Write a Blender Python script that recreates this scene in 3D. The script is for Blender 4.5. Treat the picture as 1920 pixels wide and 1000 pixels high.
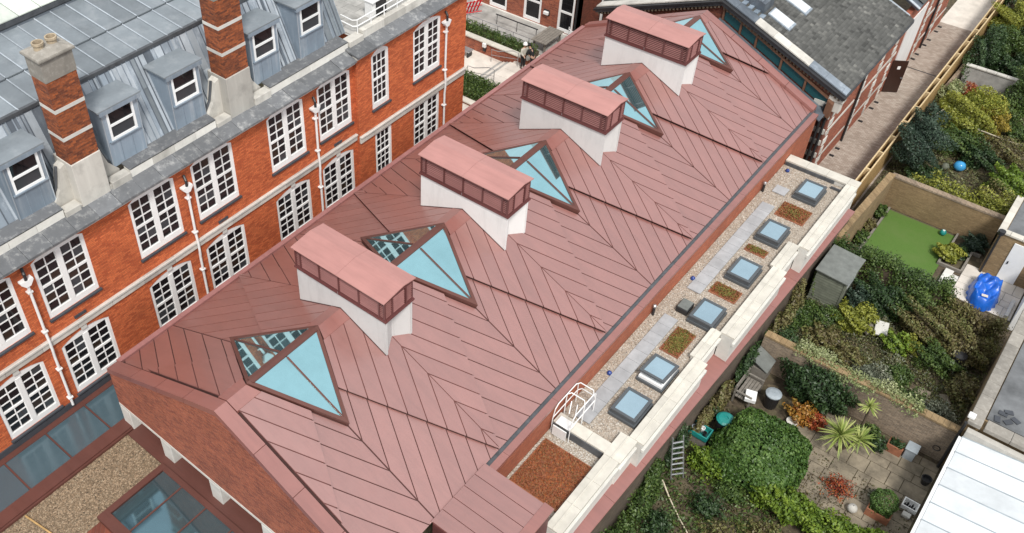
import bpy, math, random
import numpy as np
from mathutils import Vector, Matrix
random.seed(7); RNG = np.random.default_rng(7)
for o in list(bpy.data.objects): bpy.data.objects.remove(o, do_unlink=True)
SC = bpy.context.scene
COL = SC.collection

# ------------------------------------------------------------------ camera
cam = bpy.data.cameras.new('camera'); cam_o = bpy.data.objects.new('camera', cam); COL.objects.link(cam_o)
cam.sensor_width = 36; cam.lens = 33.1665; cam.shift_x = 0.11223; cam.shift_y = -0.03288
cam.clip_start = 0.5; cam.clip_end = 600
cam_o.matrix_world = Matrix(((0.759269, -0.427285, 0.490855, 16.488801), (0.650683, 0.511320, -0.561394, -10.068072), (-0.011109, 0.745640, 0.666256, 26.958466), (0, 0, 0, 1)))
SC.camera = cam_o

# ------------------------------------------------------------------ sky and sun (bright overcast)
SUN_EL, SUN_AZ = math.radians(55), math.radians(134)     # azimuth clockwise from +Y
wd = bpy.data.worlds.new('World'); SC.world = wd; wd.use_nodes = True
nt = wd.node_tree; nt.nodes.clear()
sky = nt.nodes.new('ShaderNodeTexSky'); sky.sky_type = 'NISHITA'; sky.sun_disc = False
sky.sun_elevation = SUN_EL; sky.sun_rotation = SUN_AZ; sky.dust_density = 3.0; sky.air_density = 1.0; sky.ozone_density = 1.0
hs = nt.nodes.new('ShaderNodeHueSaturation'); hs.inputs['Saturation'].default_value = 0.30
bg = nt.nodes.new('ShaderNodeBackground'); bg.inputs['Strength'].default_value = 0.103
wo = nt.nodes.new('ShaderNodeOutputWorld')
cl = nt.nodes.new('ShaderNodeMix'); cl.data_type = 'RGBA'; cl.inputs[0].default_value = .72; cl.inputs[7].default_value = (7.3, 7.6, 7.9, 1)   # even cloud layer
tc = nt.nodes.new('ShaderNodeTexCoord'); nz = nt.nodes.new('ShaderNodeTexNoise'); nz.inputs['Scale'].default_value = 2.6; nz.inputs['Detail'].default_value = 5
rp = nt.nodes.new('ShaderNodeValToRGB'); rp.color_ramp.elements[0].position = .3; rp.color_ramp.elements[0].color = (6.1, 6.5, 6.9, 1); rp.color_ramp.elements[1].position = .7; rp.color_ramp.elements[1].color = (8.6, 8.8, 9.0, 1)
nt.links.new(tc.outputs['Generated'], nz.inputs['Vector']); nt.links.new(nz.outputs['Fac'], rp.inputs[0]); nt.links.new(rp.outputs[0], cl.inputs[7])
nt.links.new(sky.outputs[0], hs.inputs['Color']); nt.links.new(hs.outputs[0], cl.inputs[6]); nt.links.new(cl.outputs[2], bg.inputs[0]); nt.links.new(bg.outputs[0], wo.inputs[0])
sl = bpy.data.lights.new('sun', 'SUN'); sl.energy = 2.5; sl.angle = math.radians(11); sl.color = (1.0, 0.965, 0.91)
so = bpy.data.objects.new('sun', sl); COL.objects.link(so)
sd = Vector((math.sin(SUN_AZ) * math.cos(SUN_EL), math.cos(SUN_AZ) * math.cos(SUN_EL), math.sin(SUN_EL)))
so.rotation_euler = (-sd).to_track_quat('-Z', 'Y').to_euler(); so.location = (40, -20, 60)
SC.view_settings.view_transform = 'Standard'; SC.view_settings.look = 'None'; SC.view_settings.gamma = 1.0
SC.view_settings.use_curve_mapping = False; SC.view_settings.exposure = 0.40

# ------------------------------------------------------------------ materials
MATS = {}
class N:
    def __init__(s, name):
        s.m = bpy.data.materials.new(name); s.m.use_nodes = True; s.t = s.m.node_tree; s.t.nodes.clear()
        s.out = s.t.nodes.new('ShaderNodeOutputMaterial'); s.b = s.n('ShaderNodeBsdfPrincipled'); s.l(s.b.outputs[0], s.out.inputs[0])
    def n(s, t, **k):
        x = s.t.nodes.new(t)
        for a, v in k.items():
            if hasattr(x, a): setattr(x, a, v)
            else: x.inputs[a.replace('_', ' ')].default_value = v
        return x
    def l(s, a, b): s.t.links.new(a, b)
    def pos(s): return s.n('ShaderNodeNewGeometry').outputs['Position']
    def noise(s, scale, detail=4, rough=.6, vec=None, stretch=None):
        x = s.n('ShaderNodeTexNoise'); x.inputs['Scale'].default_value = scale; x.inputs['Detail'].default_value = detail; x.inputs['Roughness'].default_value = rough
        v = vec if vec is not None else s.pos()
        if stretch:
            mp = s.n('ShaderNodeVectorMath', operation='MULTIPLY'); mp.inputs[1].default_value = stretch; s.l(v, mp.inputs[0]); v = mp.outputs[0]
        s.l(v, x.inputs['Vector']); return x.outputs['Fac']
    def ramp(s, fac, stops):
        r = s.n('ShaderNodeValToRGB'); e = r.color_ramp.elements
        while len(e) > 1: e.remove(e[-1])
        e[0].position = stops[0][0]; e[0].color = (*stops[0][1], 1)
        for p, c in stops[1:]:
            q = e.new(p); q.color = (*c, 1)
        s.l(fac, r.inputs[0]); return r.outputs[0]
    def mix(s, a, b, fac, mode='MIX'):
        x = s.n('ShaderNodeMix', data_type='RGBA', blend_type=mode)
        for v, i in ((fac, 0), (a, 6), (b, 7)):
            if hasattr(v, 'is_linked') or hasattr(v, 'links'): s.l(v, x.inputs[i])
            else: x.inputs[i].default_value = v if i == 0 else (*v, 1)
        return x.outputs[2]
    def math(s, op, a, b=0.0):
        x = s.n('ShaderNodeMath', operation=op)
        for v, i in ((a, 0), (b, 1)):
            if hasattr(v, 'links'): s.l(v, x.inputs[i])
            else: x.inputs[i].default_value = v
        return x.outputs[0]
    def bump(s, h, strength=.4, dist=.02):
        x = s.n('ShaderNodeBump'); x.inputs['Strength'].default_value = strength; x.inputs['Distance'].default_value = dist
        s.l(h, x.inputs['Height']); s.l(x.outputs[0], s.b.inputs['Normal'])
    def fin(s, col, rough=.7, metal=0.0, ior=None, spec=None):
        if hasattr(col, 'links'): s.l(col, s.b.inputs['Base Color'])
        else: s.b.inputs['Base Color'].default_value = (*col, 1)
        if hasattr(rough, 'links'): s.l(rough, s.b.inputs['Roughness'])
        else: s.b.inputs['Roughness'].default_value = rough
        s.b.inputs['Metallic'].default_value = metal
        if ior: s.b.inputs['IOR'].default_value = ior
        if spec is not None: s.b.inputs['Specular IOR Level'].default_value = spec
        MATS[s.m.name] = s.m; return s.m
def rnd(s): return s.n('ShaderNodeObjectInfo').outputs['Random']

def plain(name, c, rough=.6, metal=0., var=.18, scale=3.0, bump=0., spec=None, ior=None):
    s = N(name); f = s.noise(scale, 5, .65)
    lo = tuple(x * (1 - var) for x in c); hi = tuple(min(1, x * (1 + var)) for x in c)
    col = s.ramp(f, [(.3, lo), (.7, hi)])
    r = s.math('MULTIPLY', rnd(s), .16); r = s.math('ADD', r, .92)
    cc = s.n('ShaderNodeVectorMath', operation='SCALE'); s.l(col, cc.inputs[0]); s.l(r, cc.inputs['Scale'])
    if bump: s.bump(s.noise(scale * 9, 4), bump, .01)
    return s.fin(cc.outputs[0], rough, metal, ior, spec)

def brick(name, cols, mortar, dark=.25, bw=.225, bh=.075, scale=1.0, stain=.35):
    s = N(name); sp = s.n('ShaderNodeSeparateXYZ'); s.l(s.pos(), sp.inputs[0])
    u = s.math('ADD', sp.outputs[0], sp.outputs[1]); cv = s.n('ShaderNodeCombineXYZ'); s.l(u, cv.inputs[0]); s.l(sp.outputs[2], cv.inputs[1])
    b = s.n('ShaderNodeTexBrick'); s.l(cv.outputs[0], b.inputs['Vector']); b.inputs['Scale'].default_value = scale
    b.inputs['Brick Width'].default_value = bw; b.inputs['Row Height'].default_value = bh; b.inputs['Mortar Size'].default_value = .006
    b.inputs['Mortar Smooth'].default_value = .3; b.inputs['Bias'].default_value = -.1
    b.inputs['Color1'].default_value = (*cols[0], 1); b.inputs['Color2'].default_value = (*cols[1], 1); b.inputs['Mortar'].default_value = (*mortar, 1)
    f = s.ramp(s.noise(.55, 6, .7), [(.35, (1, 1, 1)), (.75, (1 - stain, 1 - stain, 1 - stain))])
    col = s.mix(b.outputs['Color'], f, 1.0, 'MULTIPLY')
    f2 = s.ramp(s.noise(7.5, 6, .8, cv.outputs[0], (1, 1.6, 1)), [(.42, (1, 1, 1)), (.70, (1 - dark,) * 3)])
    col = s.mix(col, f2, 1.0, 'MULTIPLY')
    s.bump(b.outputs['Fac'], -.35, .008)
    pale = s.ramp(s.noise(1.7, 7, .8), [(.62, (0, 0, 0)), (.74, (1, 1, 1))])          # efflorescence and patched bricks
    col = s.mix(col, tuple(min(1, c_ * 1.15 + .06) for c_ in cols[0]), s.math('MULTIPLY', pale, .45))
    return s.fin(col, .85)

brick('brick_orange', ((.74, .18, .058), (.44, .082, .025)), (.27, .10, .05), .30, stain=.28)
brick('brick_red', ((.47, .135, .068), (.24, .055, .035)), (.42, .24, .17), .5)
brick('brick_strip', ((.50, .145, .07), (.39, .10, .05)), (.30, .15, .10), .35)
brick('brick_dark', ((.26, .07, .04), (.13, .035, .022)), (.17, .10, .07), .35)
brick('brick_chimney', ((.46, .12, .035), (.14, .036, .018)), (.22, .11, .07), .65)
brick('brick_base', ((.17, .125, .09), (.10, .075, .055)), (.15, .12, .09), .5, stain=.5)
brick('brick_yellow', ((.36, .25, .13), (.27, .18, .09)), (.25, .19, .12), .35)
brick('brick_old', ((.36, .27, .19), (.22, .165, .12)), (.40, .35, .28), .45)
plain('stone_white', (.60, .585, .545), .75, var=.10, scale=2.2, bump=.1)
plain('stone_cream', (.56, .53, .465), .7, var=.14, scale=1.6, bump=.1)
plain('stone_pale', (.72, .70, .65), .8, var=.12, scale=2.0, bump=.1)
plain('paint_white', (.80, .80, .79), .45, var=.04)
plain('upvc_white', (.82, .83, .83), .35, var=.03)
plain('sill_slate', (.05, .055, .065), .6)
plain('lead_dark', (.075, .08, .088), .55, var=.3)
plain('black_metal', (.02, .02, .022), .45)
plain('steel', (.45, .46, .47), .35, .7)
plain('timber', (.42, .27, .11), .75, var=.25, scale=5)
plain('timber_grey', (.20, .18, .155), .85, var=.25, scale=5)
plain('timber_end', (.55, .42, .24), .7, var=.2, scale=6)
plain('door_brown', (.034, .016, .012), .4, var=.1)
plain('felt_grey', (.155, .165, .155), .85, var=.22, scale=2.5, bump=.2)
plain('shed_green', (.135, .145, .11), .8, var=.2, scale=4)
plain('asphalt_roof', (.13, .135, .14), .55, var=.45, scale=.9)
plain('terracotta', (.30, .12, .065), .75, var=.25, scale=4)
plain('plastic_teal', (.015, .22, .20), .4); plain('plastic_blue', (.02, .05, .22), .4); plain('plastic_black', (.018, .018, .02), .35)
plain('pool_blue', (.05, .28, .55), .2); plain('red_paint', (.55, .012, .02), .4); plain('skin', (.45, .28, .2), .6)
plain('cloth_black', (.015, .015, .017), .9); plain('cloth_pale', (.52, .51, .45), .9); plain('pot_grey', (.30, .34, .37), .4)
plain('flagstone', (.205, .172, .125), .9, var=.45, scale=1.6, bump=.3); plain('flag_pale', (.60, .55, .49), .85, var=.15, scale=1.4, bump=.2)
plain('paver_slab', (.36, .365, .375), .85, var=.16, scale=1.8, bump=.2)
plain('concrete', (.34, .33, .31), .9, var=.3, scale=1.3, bump=.3)
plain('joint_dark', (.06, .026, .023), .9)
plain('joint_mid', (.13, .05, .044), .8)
plain('clerestory_frame', (.15, .07, .04), .7, var=.2, scale=4)
plain('pot_tan', (.42, .34, .24), .9, var=.25, scale=6)
plain('rope', (.55, .48, .36), .9)
plain('bark', (.11, .08, .055), .95, var=.3, scale=8)

def weathered(name, c, streak, rough, metal=.0, spec=.5, stretch=(1, 1, .12), amt=.5, sc=2.5):
    """sheet metal with run-off streaks and blotches"""
    s = N(name); a = s.noise(sc, 5, .7, None, stretch); b_ = s.noise(.9, 5, .65)
    col = s.ramp(a, [(.32, c), (.52, tuple(x * 1.12 for x in c)), (.72, streak)])
    col = s.mix(col, tuple(x * .62 for x in c), s.math('MULTIPLY', s.ramp(b_, [(.5, (0, 0, 0)), (.75, (1, 1, 1))]), amt))
    r = s.math('ADD', s.math('MULTIPLY', rnd(s), .34), .80)
    cc = s.n('ShaderNodeVectorMath', operation='SCALE'); s.l(col, cc.inputs[0]); s.l(r, cc.inputs['Scale'])
    s.bump(s.noise(1.7, 2), .08, .05)
    return s.fin(cc.outputs[0], rough, metal, None, spec)
weathered('render_white', (.62, .61, .60), (.68, .67, .66), .88, .0, .3, (1.4, 1.4, .25), .16, 1.6)
weathered('zinc', (.26, .30, .345), (.52, .57, .62), .42, .35)
weathered('zinc_top', (.20, .225, .245), (.29, .315, .335), .42, .2, stretch=(1, 1, 1), sc=1.2)
weathered('zinc_blue', (.24, .295, .355), (.40, .45, .50), .5, .2)
weathered('zinc_dark', (.12, .14, .165), (.20, .23, .26), .45, .35)
weathered('roof_pale', (.56, .60, .54), (.66, .68, .61), .5, .0, stretch=(1, 1, 1))
weathered('cornice_lead', (.135, .14, .148), (.36, .36, .355), .7, .0, stretch=(2, 2, 1), sc=1.8, amt=.7)
weathered('stone_lichen', (.27, .25, .22), (.42, .40, .36), .95, .0, amt=.9, sc=5.0, stretch=(1, 1, 1))
weathered('stone_weathered', (.47, .45, .41), (.62, .60, .55), .9, .0, amt=.85, sc=1.5)
weathered('zinc_light', (.38, .42, .46), (.54, .58, .62), .5, .2)

def roof_metal(name, c, rough=.36, ior=2.0):
    s = N(name); f = s.noise(1.1, 4, .6)
    col = s.ramp(f, [(.3, tuple(x * .94 for x in c)), (.7, tuple(x * 1.05 for x in c))])
    st = s.ramp(s.noise(3.2, 5, .7, None, (.16, 1.3, .16)), [(.42, (1, 1, 1)), (.75, (.84, .83, .83))])     # faint run-off streaks down the slope
    col = s.mix(col, st, 1., 'MULTIPLY')
    r = s.math('ADD', s.math('MULTIPLY', rnd(s), .11), .945)
    cc = s.n('ShaderNodeVectorMath', operation='SCALE'); s.l(col, cc.inputs[0]); s.l(r, cc.inputs['Scale'])
    s.bump(s.noise(1.3, 3), .09, .08)
    rr = s.math('ADD', s.math('MULTIPLY', s.noise(3, 4), .12), rough - .06); rr = s.math('ADD', rr, s.math('MULTIPLY', rnd(s), .07))
    return s.fin(cc.outputs[0], rr, 0., ior)
roof_metal('roof_panel', (.265, .103, .086), .33, 2.5)
roof_metal('roof_trim', (.27, .098, .08), .36, 2.1)
roof_metal('cap_pink', (.42, .20, .178), .45, 1.6)
roof_metal('louvre', (.13, .042, .04), .5, 1.5)
roof_metal('louvre_blade', (.30, .135, .125), .45, 1.5)
roof_metal('frame_brown', (.115, .042, .032), .5, 1.5)
roof_metal('frame_ridge', (.27, .135, .10), .45, 1.5)
roof_metal('anthracite', (.085, .094, .102), .45, 1.45)

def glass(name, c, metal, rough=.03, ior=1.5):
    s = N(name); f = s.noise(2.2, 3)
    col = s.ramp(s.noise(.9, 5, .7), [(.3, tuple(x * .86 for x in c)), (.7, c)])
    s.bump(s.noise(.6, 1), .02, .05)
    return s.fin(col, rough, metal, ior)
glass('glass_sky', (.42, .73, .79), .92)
glass('glass_dark', (.055, .10, .13), .35, .05, 1.9)
glass('glass_canopy', (.095, .15, .18), .30, .16, 1.6)
glass('glass_link', (.17, .29, .34), .8, .05, 1.6)
glass('glass_window', (.012, .012, .014), 0., .04, 1.5)
glass('glass_window_b', (.05, .056, .062), 0., .05, 1.5)
glass('glass_window_c', (.035, .024, .018), 0., .08, 1.5)
glass('glass_teal', (.012, .075, .085), .1, .08, 1.5)
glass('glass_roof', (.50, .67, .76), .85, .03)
plain('glass_white', (.60, .63, .65), .3, var=.13, scale=1.1, spec=.6)

def speckle(name, cs, scale, rough=.9, bump=.8, big=None):
    s = N(name); v = s.n('ShaderNodeTexVoronoi'); v.inputs['Scale'].default_value = scale; s.l(s.pos(), v.inputs['Vector'])
    sp = s.n('ShaderNodeSeparateColor'); s.l(v.outputs['Color'], sp.inputs[0])
    k = len(cs); col = s.ramp(sp.outputs[0], [(i / (k - 1) if k > 1 else 0, c) for i, c in enumerate(cs)])
    if big:
        col = s.mix(col, big, s.ramp(s.noise(.8, 6, .7), [(.45, (0, 0, 0)), (.65, (1, 1, 1))]))
    s.bump(v.outputs['Distance'], -bump, .03)
    return s.fin(col, rough)
speckle('gravel_bed', ((.16, .13, .10), (.40, .33, .26), (.26, .22, .18), (.5, .45, .38)), 26)
speckle('gravel_brown', ((.10, .075, .05), (.26, .19, .12), (.17, .13, .085), (.42, .34, .24)), 24)
speckle('sedum', ((.30, .075, .02), (.40, .125, .04), (.22, .055, .02), (.34, .12, .03)), 30, .95, .9)
speckle('soil', ((.045, .034, .022), (.10, .075, .048), (.06, .045, .03), (.14, .11, .07)), 9, .95, .9, (.10, .088, .045))
speckle('lawn', ((.064, .132, .018), (.082, .160, .025), (.072, .145, .021)), 40, .85, .25, (.088, .152, .03))

def pebble_mat(name, cs):
    s = N(name); a = s.n('ShaderNodeAttribute', attribute_name='tone'); k = len(cs)
    return s.fin(s.ramp(a.outputs['Fac'], [(i / (k - 1), c) for i, c in enumerate(cs)]), .8)
pebble_mat('pebbles', ((.22, .18, .14), (.42, .34, .27), (.50, .44, .37), (.28, .21, .155), (.60, .56, .50), (.15, .13, .115)))
pebble_mat('pebbles_grey', ((.26, .25, .22), (.50, .47, .42), (.62, .60, .55), (.36, .33, .28), (.68, .66, .62)))
pebble_mat('pebbles_brown', ((.07, .05, .032), (.20, .14, .085), (.13, .095, .06), (.36, .27, .18), (.22, .15, .09)))
pebble_mat('slates', ((.045, .045, .042), (.075, .075, .07), (.095, .095, .089), (.125, .124, .115), (.20, .197, .18)))
pebble_mat('sedum_tuft', ((.24, .066, .027), (.29, .10, .042), (.17, .05, .024), (.22, .12, .045), (.27, .08, .032)))
pebble_mat('sedum_green', ((.10, .12, .02), (.16, .17, .03), (.22, .10, .03), (.12, .14, .025)))

def block_paving():
    s = N('block_paving'); b = s.n('ShaderNodeTexBrick'); s.l(s.pos(), b.inputs['Vector']); b.inputs['Scale'].default_value = 1
    b.inputs['Brick Width'].default_value = .21; b.inputs['Row Height'].default_value = .105; b.inputs['Mortar Size'].default_value = .005; b.inputs['Bias'].default_value = 0
    b.inputs['Color1'].default_value = (.32, .26, .215, 1); b.inputs['Color2'].default_value = (.46, .40, .345, 1); b.inputs['Mortar'].default_value = (.18, .15, .12, 1)
    f = s.ramp(s.noise(.9, 5, .7), [(.35, (1, 1, 1)), (.7, (.76, .74, .72))])
    s.bump(b.outputs['Fac'], -.3, .01)
    return s.fin(s.mix(b.outputs['Color'], f, 1., 'MULTIPLY'), .85)
block_paving()

def leaf(name, cs, rough=.5):
    s = N(name); a = s.n('ShaderNodeAttribute', attribute_name='tone'); k = len(cs)
    col = s.ramp(a.outputs['Fac'], [(i / (k - 1), c) for i, c in enumerate(cs)])
    s.fin(col, rough)
    tr = s.n('ShaderNodeBsdfTranslucent'); s.l(col, tr.inputs[0]); mx = s.n('ShaderNodeMixShader'); mx.inputs[0].default_value = .22
    s.l(s.b.outputs[0], mx.inputs[1]); s.l(tr.outputs[0], mx.inputs[2]); s.l(mx.outputs[0], s.out.inputs[0])
leaf('leaf_mid', ((.03, .058, .013), (.065, .115, .024), (.125, .18, .04)))
leaf('leaf_dark', ((.014, .034, .011), (.03, .064, .02), (.065, .115, .035)))
leaf('leaf_blue', ((.018, .036, .024), (.036, .066, .042), (.065, .105, .065)))
leaf('leaf_bright', ((.07, .12, .015), (.13, .21, .02), (.22, .30, .035)))
leaf('leaf_lime', ((.13, .15, .02), (.24, .26, .035), (.36, .36, .06)))
leaf('leaf_yellow', ((.16, .13, .02), (.30, .22, .03), (.42, .32, .05)))
leaf('leaf_red', ((.22, .03, .015), (.36, .06, .02), (.42, .17, .04)))
leaf('leaf_orange', ((.30, .10, .02), (.42, .20, .03), (.22, .16, .03)))
leaf('leaf_brown', ((.075, .055, .025), (.15, .12, .05), (.20, .185, .065), (.15, .18, .05)))
leaf('leaf_pale', ((.12, .17, .06), (.26, .30, .12), (.42, .44, .24)))
leaf('leaf_silver', ((.10, .12, .085), (.18, .20, .14), (.27, .28, .20)))
leaf('leaf_hedge', ((.035, .08, .014), (.075, .15, .028), (.13, .215, .045)))
leaf('leaf_spike', ((.18, .25, .05), (.32, .38, .10), (.46, .48, .18)))
leaf('ground_mix', ((.06, .047, .027), (.07, .09, .027), (.13, .145, .045), (.19, .155, .075), (.085, .12, .03), (.22, .22, .12)))
leaf('litter', ((.05, .035, .02), (.12, .085, .04), (.05, .075, .018), (.20, .15, .07), (.08, .06, .03)))

# ------------------------------------------------------------------ geometry helpers
WL = {}                                   # world location of every object that is a parent
def link(o, parent, loc=(0, 0, 0)):
    COL.objects.link(o); L = Vector(loc); WL[o.name] = L
    if parent is not None:
        o.parent = parent; o.location = L - WL[parent.name]
    else: o.location = L
    return o
def tag(o, label, cat, group=None, kind=None):
    if label: o['label'] = label
    if cat: o['category'] = cat
    if group: o['group'] = group
    if kind: o['kind'] = kind
    return o
def thing(name, label, cat, loc, group=None):
    o = bpy.data.objects.new(name, None); o.empty_display_size = .3
    link(o, None, loc); return tag(o, label, cat, group)
class B:
    def __init__(s): s.v = []; s.f = []; s.mi = []; s.cm = 0
    def add(s, vs, fs):
        k = len(s.v); s.v += [tuple(p) for p in vs]
        for f in fs: s.f.append(tuple(i + k for i in f)); s.mi.append(s.cm)
        return s
    def box(s, x0, x1, y0, y1, z0, z1):
        return s.add([(x0, y0, z0), (x1, y0, z0), (x1, y1, z0), (x0, y1, z0), (x0, y0, z1), (x1, y0, z1), (x1, y1, z1), (x0, y1, z1)],
                     [(3, 2, 1, 0), (4, 5, 6, 7), (0, 1, 5, 4), (1, 2, 6, 5), (2, 3, 7, 6), (3, 0, 4, 7)])
    def obox(s, c, sz, M=None):
        h = [Vector((a * sz[0] / 2, b * sz[1] / 2, d * sz[2] / 2)) for d in (-1, 1) for a, b in ((-1, -1), (1, -1), (1, 1), (-1, 1))]
        if M is not None: h = [M @ p for p in h]
        return s.add([p + Vector(c) for p in h], [(3, 2, 1, 0), (4, 5, 6, 7), (0, 1, 5, 4), (1, 2, 6, 5), (2, 3, 7, 6), (3, 0, 4, 7)])
    def prism(s, poly, d):
        """poly: planar loop of points; d: extrusion vector"""
        n = len(poly); P = [Vector(p) for p in poly]; Q = [p + Vector(d) for p in P]
        nrm = Vector((0, 0, 0))
        for i in range(n): nrm += P[i].cross(P[(i + 1) % n])
        if nrm.dot(Vector(d)) > 0: P, Q = Q, P
        # P is now the loop whose normal points outwards (away from Q)
        fs = [tuple(range(n)), tuple(range(2 * n - 1, n - 1, -1))] + [(i, i + n, (i + 1) % n + n, (i + 1) % n) for i in range(n)]
        return s.add(P + Q, fs)
    def tube(s, pts, r, n=6, closed=False, r1=None):
        P = [Vector(p) for p in pts]; m = len(P); rings = []
        for i, p in enumerate(P):
            if closed: t = P[(i + 1) % m] - P[i - 1]
            else: t = P[min(i + 1, m - 1)] - P[max(i - 1, 0)]
            t.normalize(); a = t.cross(Vector((0, 0, 1)))
            if a.length < .05: a = t.cross(Vector((1, 0, 0)))
            a.normalize(); b = t.cross(a); rr = r if r1 is None else r + (r1 - r) * i / max(1, m - 1)
            rings.append([p + (a * math.cos(2 * math.pi * j / n) + b * math.sin(2 * math.pi * j / n)) * rr for j in range(n)])
        vs = [q for g in rings for q in g]; fs = []
        for i in range(m if closed else m - 1):
            i2 = (i + 1) % m
            for j in range(n): fs.append((i * n + j, i2 * n + j, i2 * n + (j + 1) % n, i * n + (j + 1) % n))
        if not closed: fs += [tuple(range(n)), tuple(range(m * n - 1, (m - 1) * n - 1, -1))]
        return s.add(vs, fs)
    def lathe(s, prof, c, n=16, cap=True):
        vs = [(c[0] + r * math.cos(2 * math.pi * j / n), c[1] + r * math.sin(2 * math.pi * j / n), c[2] + z) for r, z in prof for j in range(n)]
        fs = [(i * n + j, i * n + (j + 1) % n, (i + 1) * n + (j + 1) % n, (i + 1) * n + j) for i in range(len(prof) - 1) for j in range(n)]
        if cap: fs += [tuple(range(n - 1, -1, -1)), tuple(range((len(prof) - 1) * n, len(prof) * n))]
        return s.add(vs, fs)
    def mesh(s, name, mats):
        me = bpy.data.meshes.new(name); me.from_pydata(s.v, [], s.f)
        ms = mats if isinstance(mats, (list, tuple)) else [mats]
        for m in ms: me.materials.append(MATS[m])
        if len(ms) > 1: me.polygons.foreach_set('material_index', s.mi)
        me.update(); return me
    def build(s, name, mats, parent=None, smooth=False, bevel=0., loc=None):
        me = s.mesh(name, mats)
        if loc is not None:
            L = Vector(loc)
            for v in me.vertices: v.co -= L
        o = bpy.data.objects.new(name, me)
        if smooth: me.polygons.foreach_set('use_smooth', [True] * len(me.polygons))
        link(o, parent, loc if loc is not None else (0, 0, 0))
        if bevel:
            md = o.modifiers.new('bevel', 'BEVEL'); md.width = bevel; md.segments = 2; md.limit_method = 'ANGLE'; md.angle_limit = math.radians(40)
        return o
def boxo(name, mat, parent, x0, x1, y0, y1, z0, z1, bevel=0.):
    return B().box(x0, x1, y0, y1, z0, z1).build(name, mat, parent, bevel=bevel)
def shared(name, me, parent, loc, rot=None):
    o = bpy.data.objects.new(name, me); link(o, parent, loc)
    if rot: o.rotation_euler = rot
    return o
def structure(o): o['kind'] = 'structure'; return o
def bigmesh(name, V, F, mat, parent=None, tone=None, smooth=False):
    """V (n,3), F (m,k) numpy; fast path for leaves, pebbles, slates"""
    me = bpy.data.meshes.new(name); n, m, k = len(V), len(F), F.shape[1]
    me.vertices.add(n); me.vertices.foreach_set('co', np.asarray(V, np.float32).ravel())
    me.loops.add(m * k); me.loops.foreach_set('vertex_index', np.asarray(F, np.int32).ravel())
    me.polygons.add(m); me.polygons.foreach_set('loop_start', np.arange(0, m * k, k, dtype=np.int32)); me.polygons.foreach_set('loop_total', np.full(m, k, np.int32))
    if smooth: me.polygons.foreach_set('use_smooth', np.ones(m, bool))
    me.materials.append(MATS[mat]); me.update(calc_edges=True)
    if tone is not None:
        at = me.attributes.new('tone', 'FLOAT', 'POINT'); at.data.foreach_set('value', np.asarray(tone, np.float32))
    o = bpy.data.objects.new(name, me); return link(o, parent)
def leaves(P, Nn, L, aspect=.5, curl=.25):
    """rhombic folded leaves at P facing about Nn, lengths L -> V, F(tris as quads)"""
    n = len(P); r = RNG.normal(size=(n, 3)); t = np.cross(Nn, r); t /= np.linalg.norm(t, axis=1)[:, None] + 1e-9
    b = np.cross(Nn, t); L = np.asarray(L)[:, None]
    V = np.empty((n, 4, 3)); V[:, 0] = P - t * L * .5; V[:, 1] = P + b * L * aspect * .5 + Nn * L * curl * .4; V[:, 2] = P + t * L * .5 - Nn * L * curl * .3; V[:, 3] = P - b * L * aspect * .5 + Nn * L * curl * .4
    F = np.arange(n * 4).reshape(n, 4); return V.reshape(-1, 3), F
def unit(v): return v / (np.linalg.norm(v, axis=1)[:, None] + 1e-9)
def pebbles(name, parent, mat, n, xr, yr, z, size, holes=(), hfac=.6):
    x = RNG.uniform(*xr, n); y = RNG.uniform(*yr, n); ok = np.ones(n, bool)
    for (a, b_, c, d) in holes: ok &= ~((x > a) & (x < b_) & (y > c) & (y < d))
    x, y = x[ok], y[ok]; n = len(x); s = RNG.uniform(.6, 1.25, n) * size
    base = np.array([(1, 0, 0), (0, 1, 0), (-1, 0, 0), (0, -1, 0), (0, 0, 1)], float)
    a = RNG.uniform(0, 6.28, n); ca, sa = np.cos(a), np.sin(a); st = RNG.uniform(.6, 1., n)
    V = np.empty((n, 5, 3))
    for i, p in enumerate(base):
        px, py = p[0], p[1] * st
        V[:, i, 0] = x + (px * ca - py * sa) * s; V[:, i, 1] = y + (px * sa + py * ca) * s; V[:, i, 2] = z + p[2] * s * hfac
    F = (np.arange(n)[:, None, None] * 5 + np.array([(0, 1, 4), (1, 2, 4), (2, 3, 4), (3, 0, 4)])[None]).reshape(-1, 3)
    o = bigmesh(name, V.reshape(-1, 3), F, mat, parent, np.repeat(RNG.uniform(0, 1, n), 5)); o['kind'] = 'stuff'; return o
# ------------------------------------------------------------------ ground
GZ = -5.0
structure(B().add([(-250, -120, GZ - .03), (250, -120, GZ - .03), (250, 300, GZ - .03), (-250, 300, GZ - .03)], [(0, 1, 2, 3)]).build('ground', 'soil'))

# ------------------------------------------------------------------ the hall with the folded metal roof
HW, H, LY = 6.5, 2.998, 33.1
SLn = math.hypot(HW, H)
AY = [2.975 + 6.92 * k for k in range(5)]; BY = [6.44 + 6.92 * k for k in range(4)]
SA, SU = 1.645, .4325                       # skylight half length along the ridge, reach down the slope
def RP(side, u, y, h=0.):
    nx, nz = side * H / SLn, HW / SLn
    return Vector((side * HW * u + nx * h, y, H * (1 - u) + nz * h))
hall = thing('brick_hall', 'brick hall with a folded pink metal roof, four louvred vents and five diamond skylights', 'hall', (0, 16.5, GZ))

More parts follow.
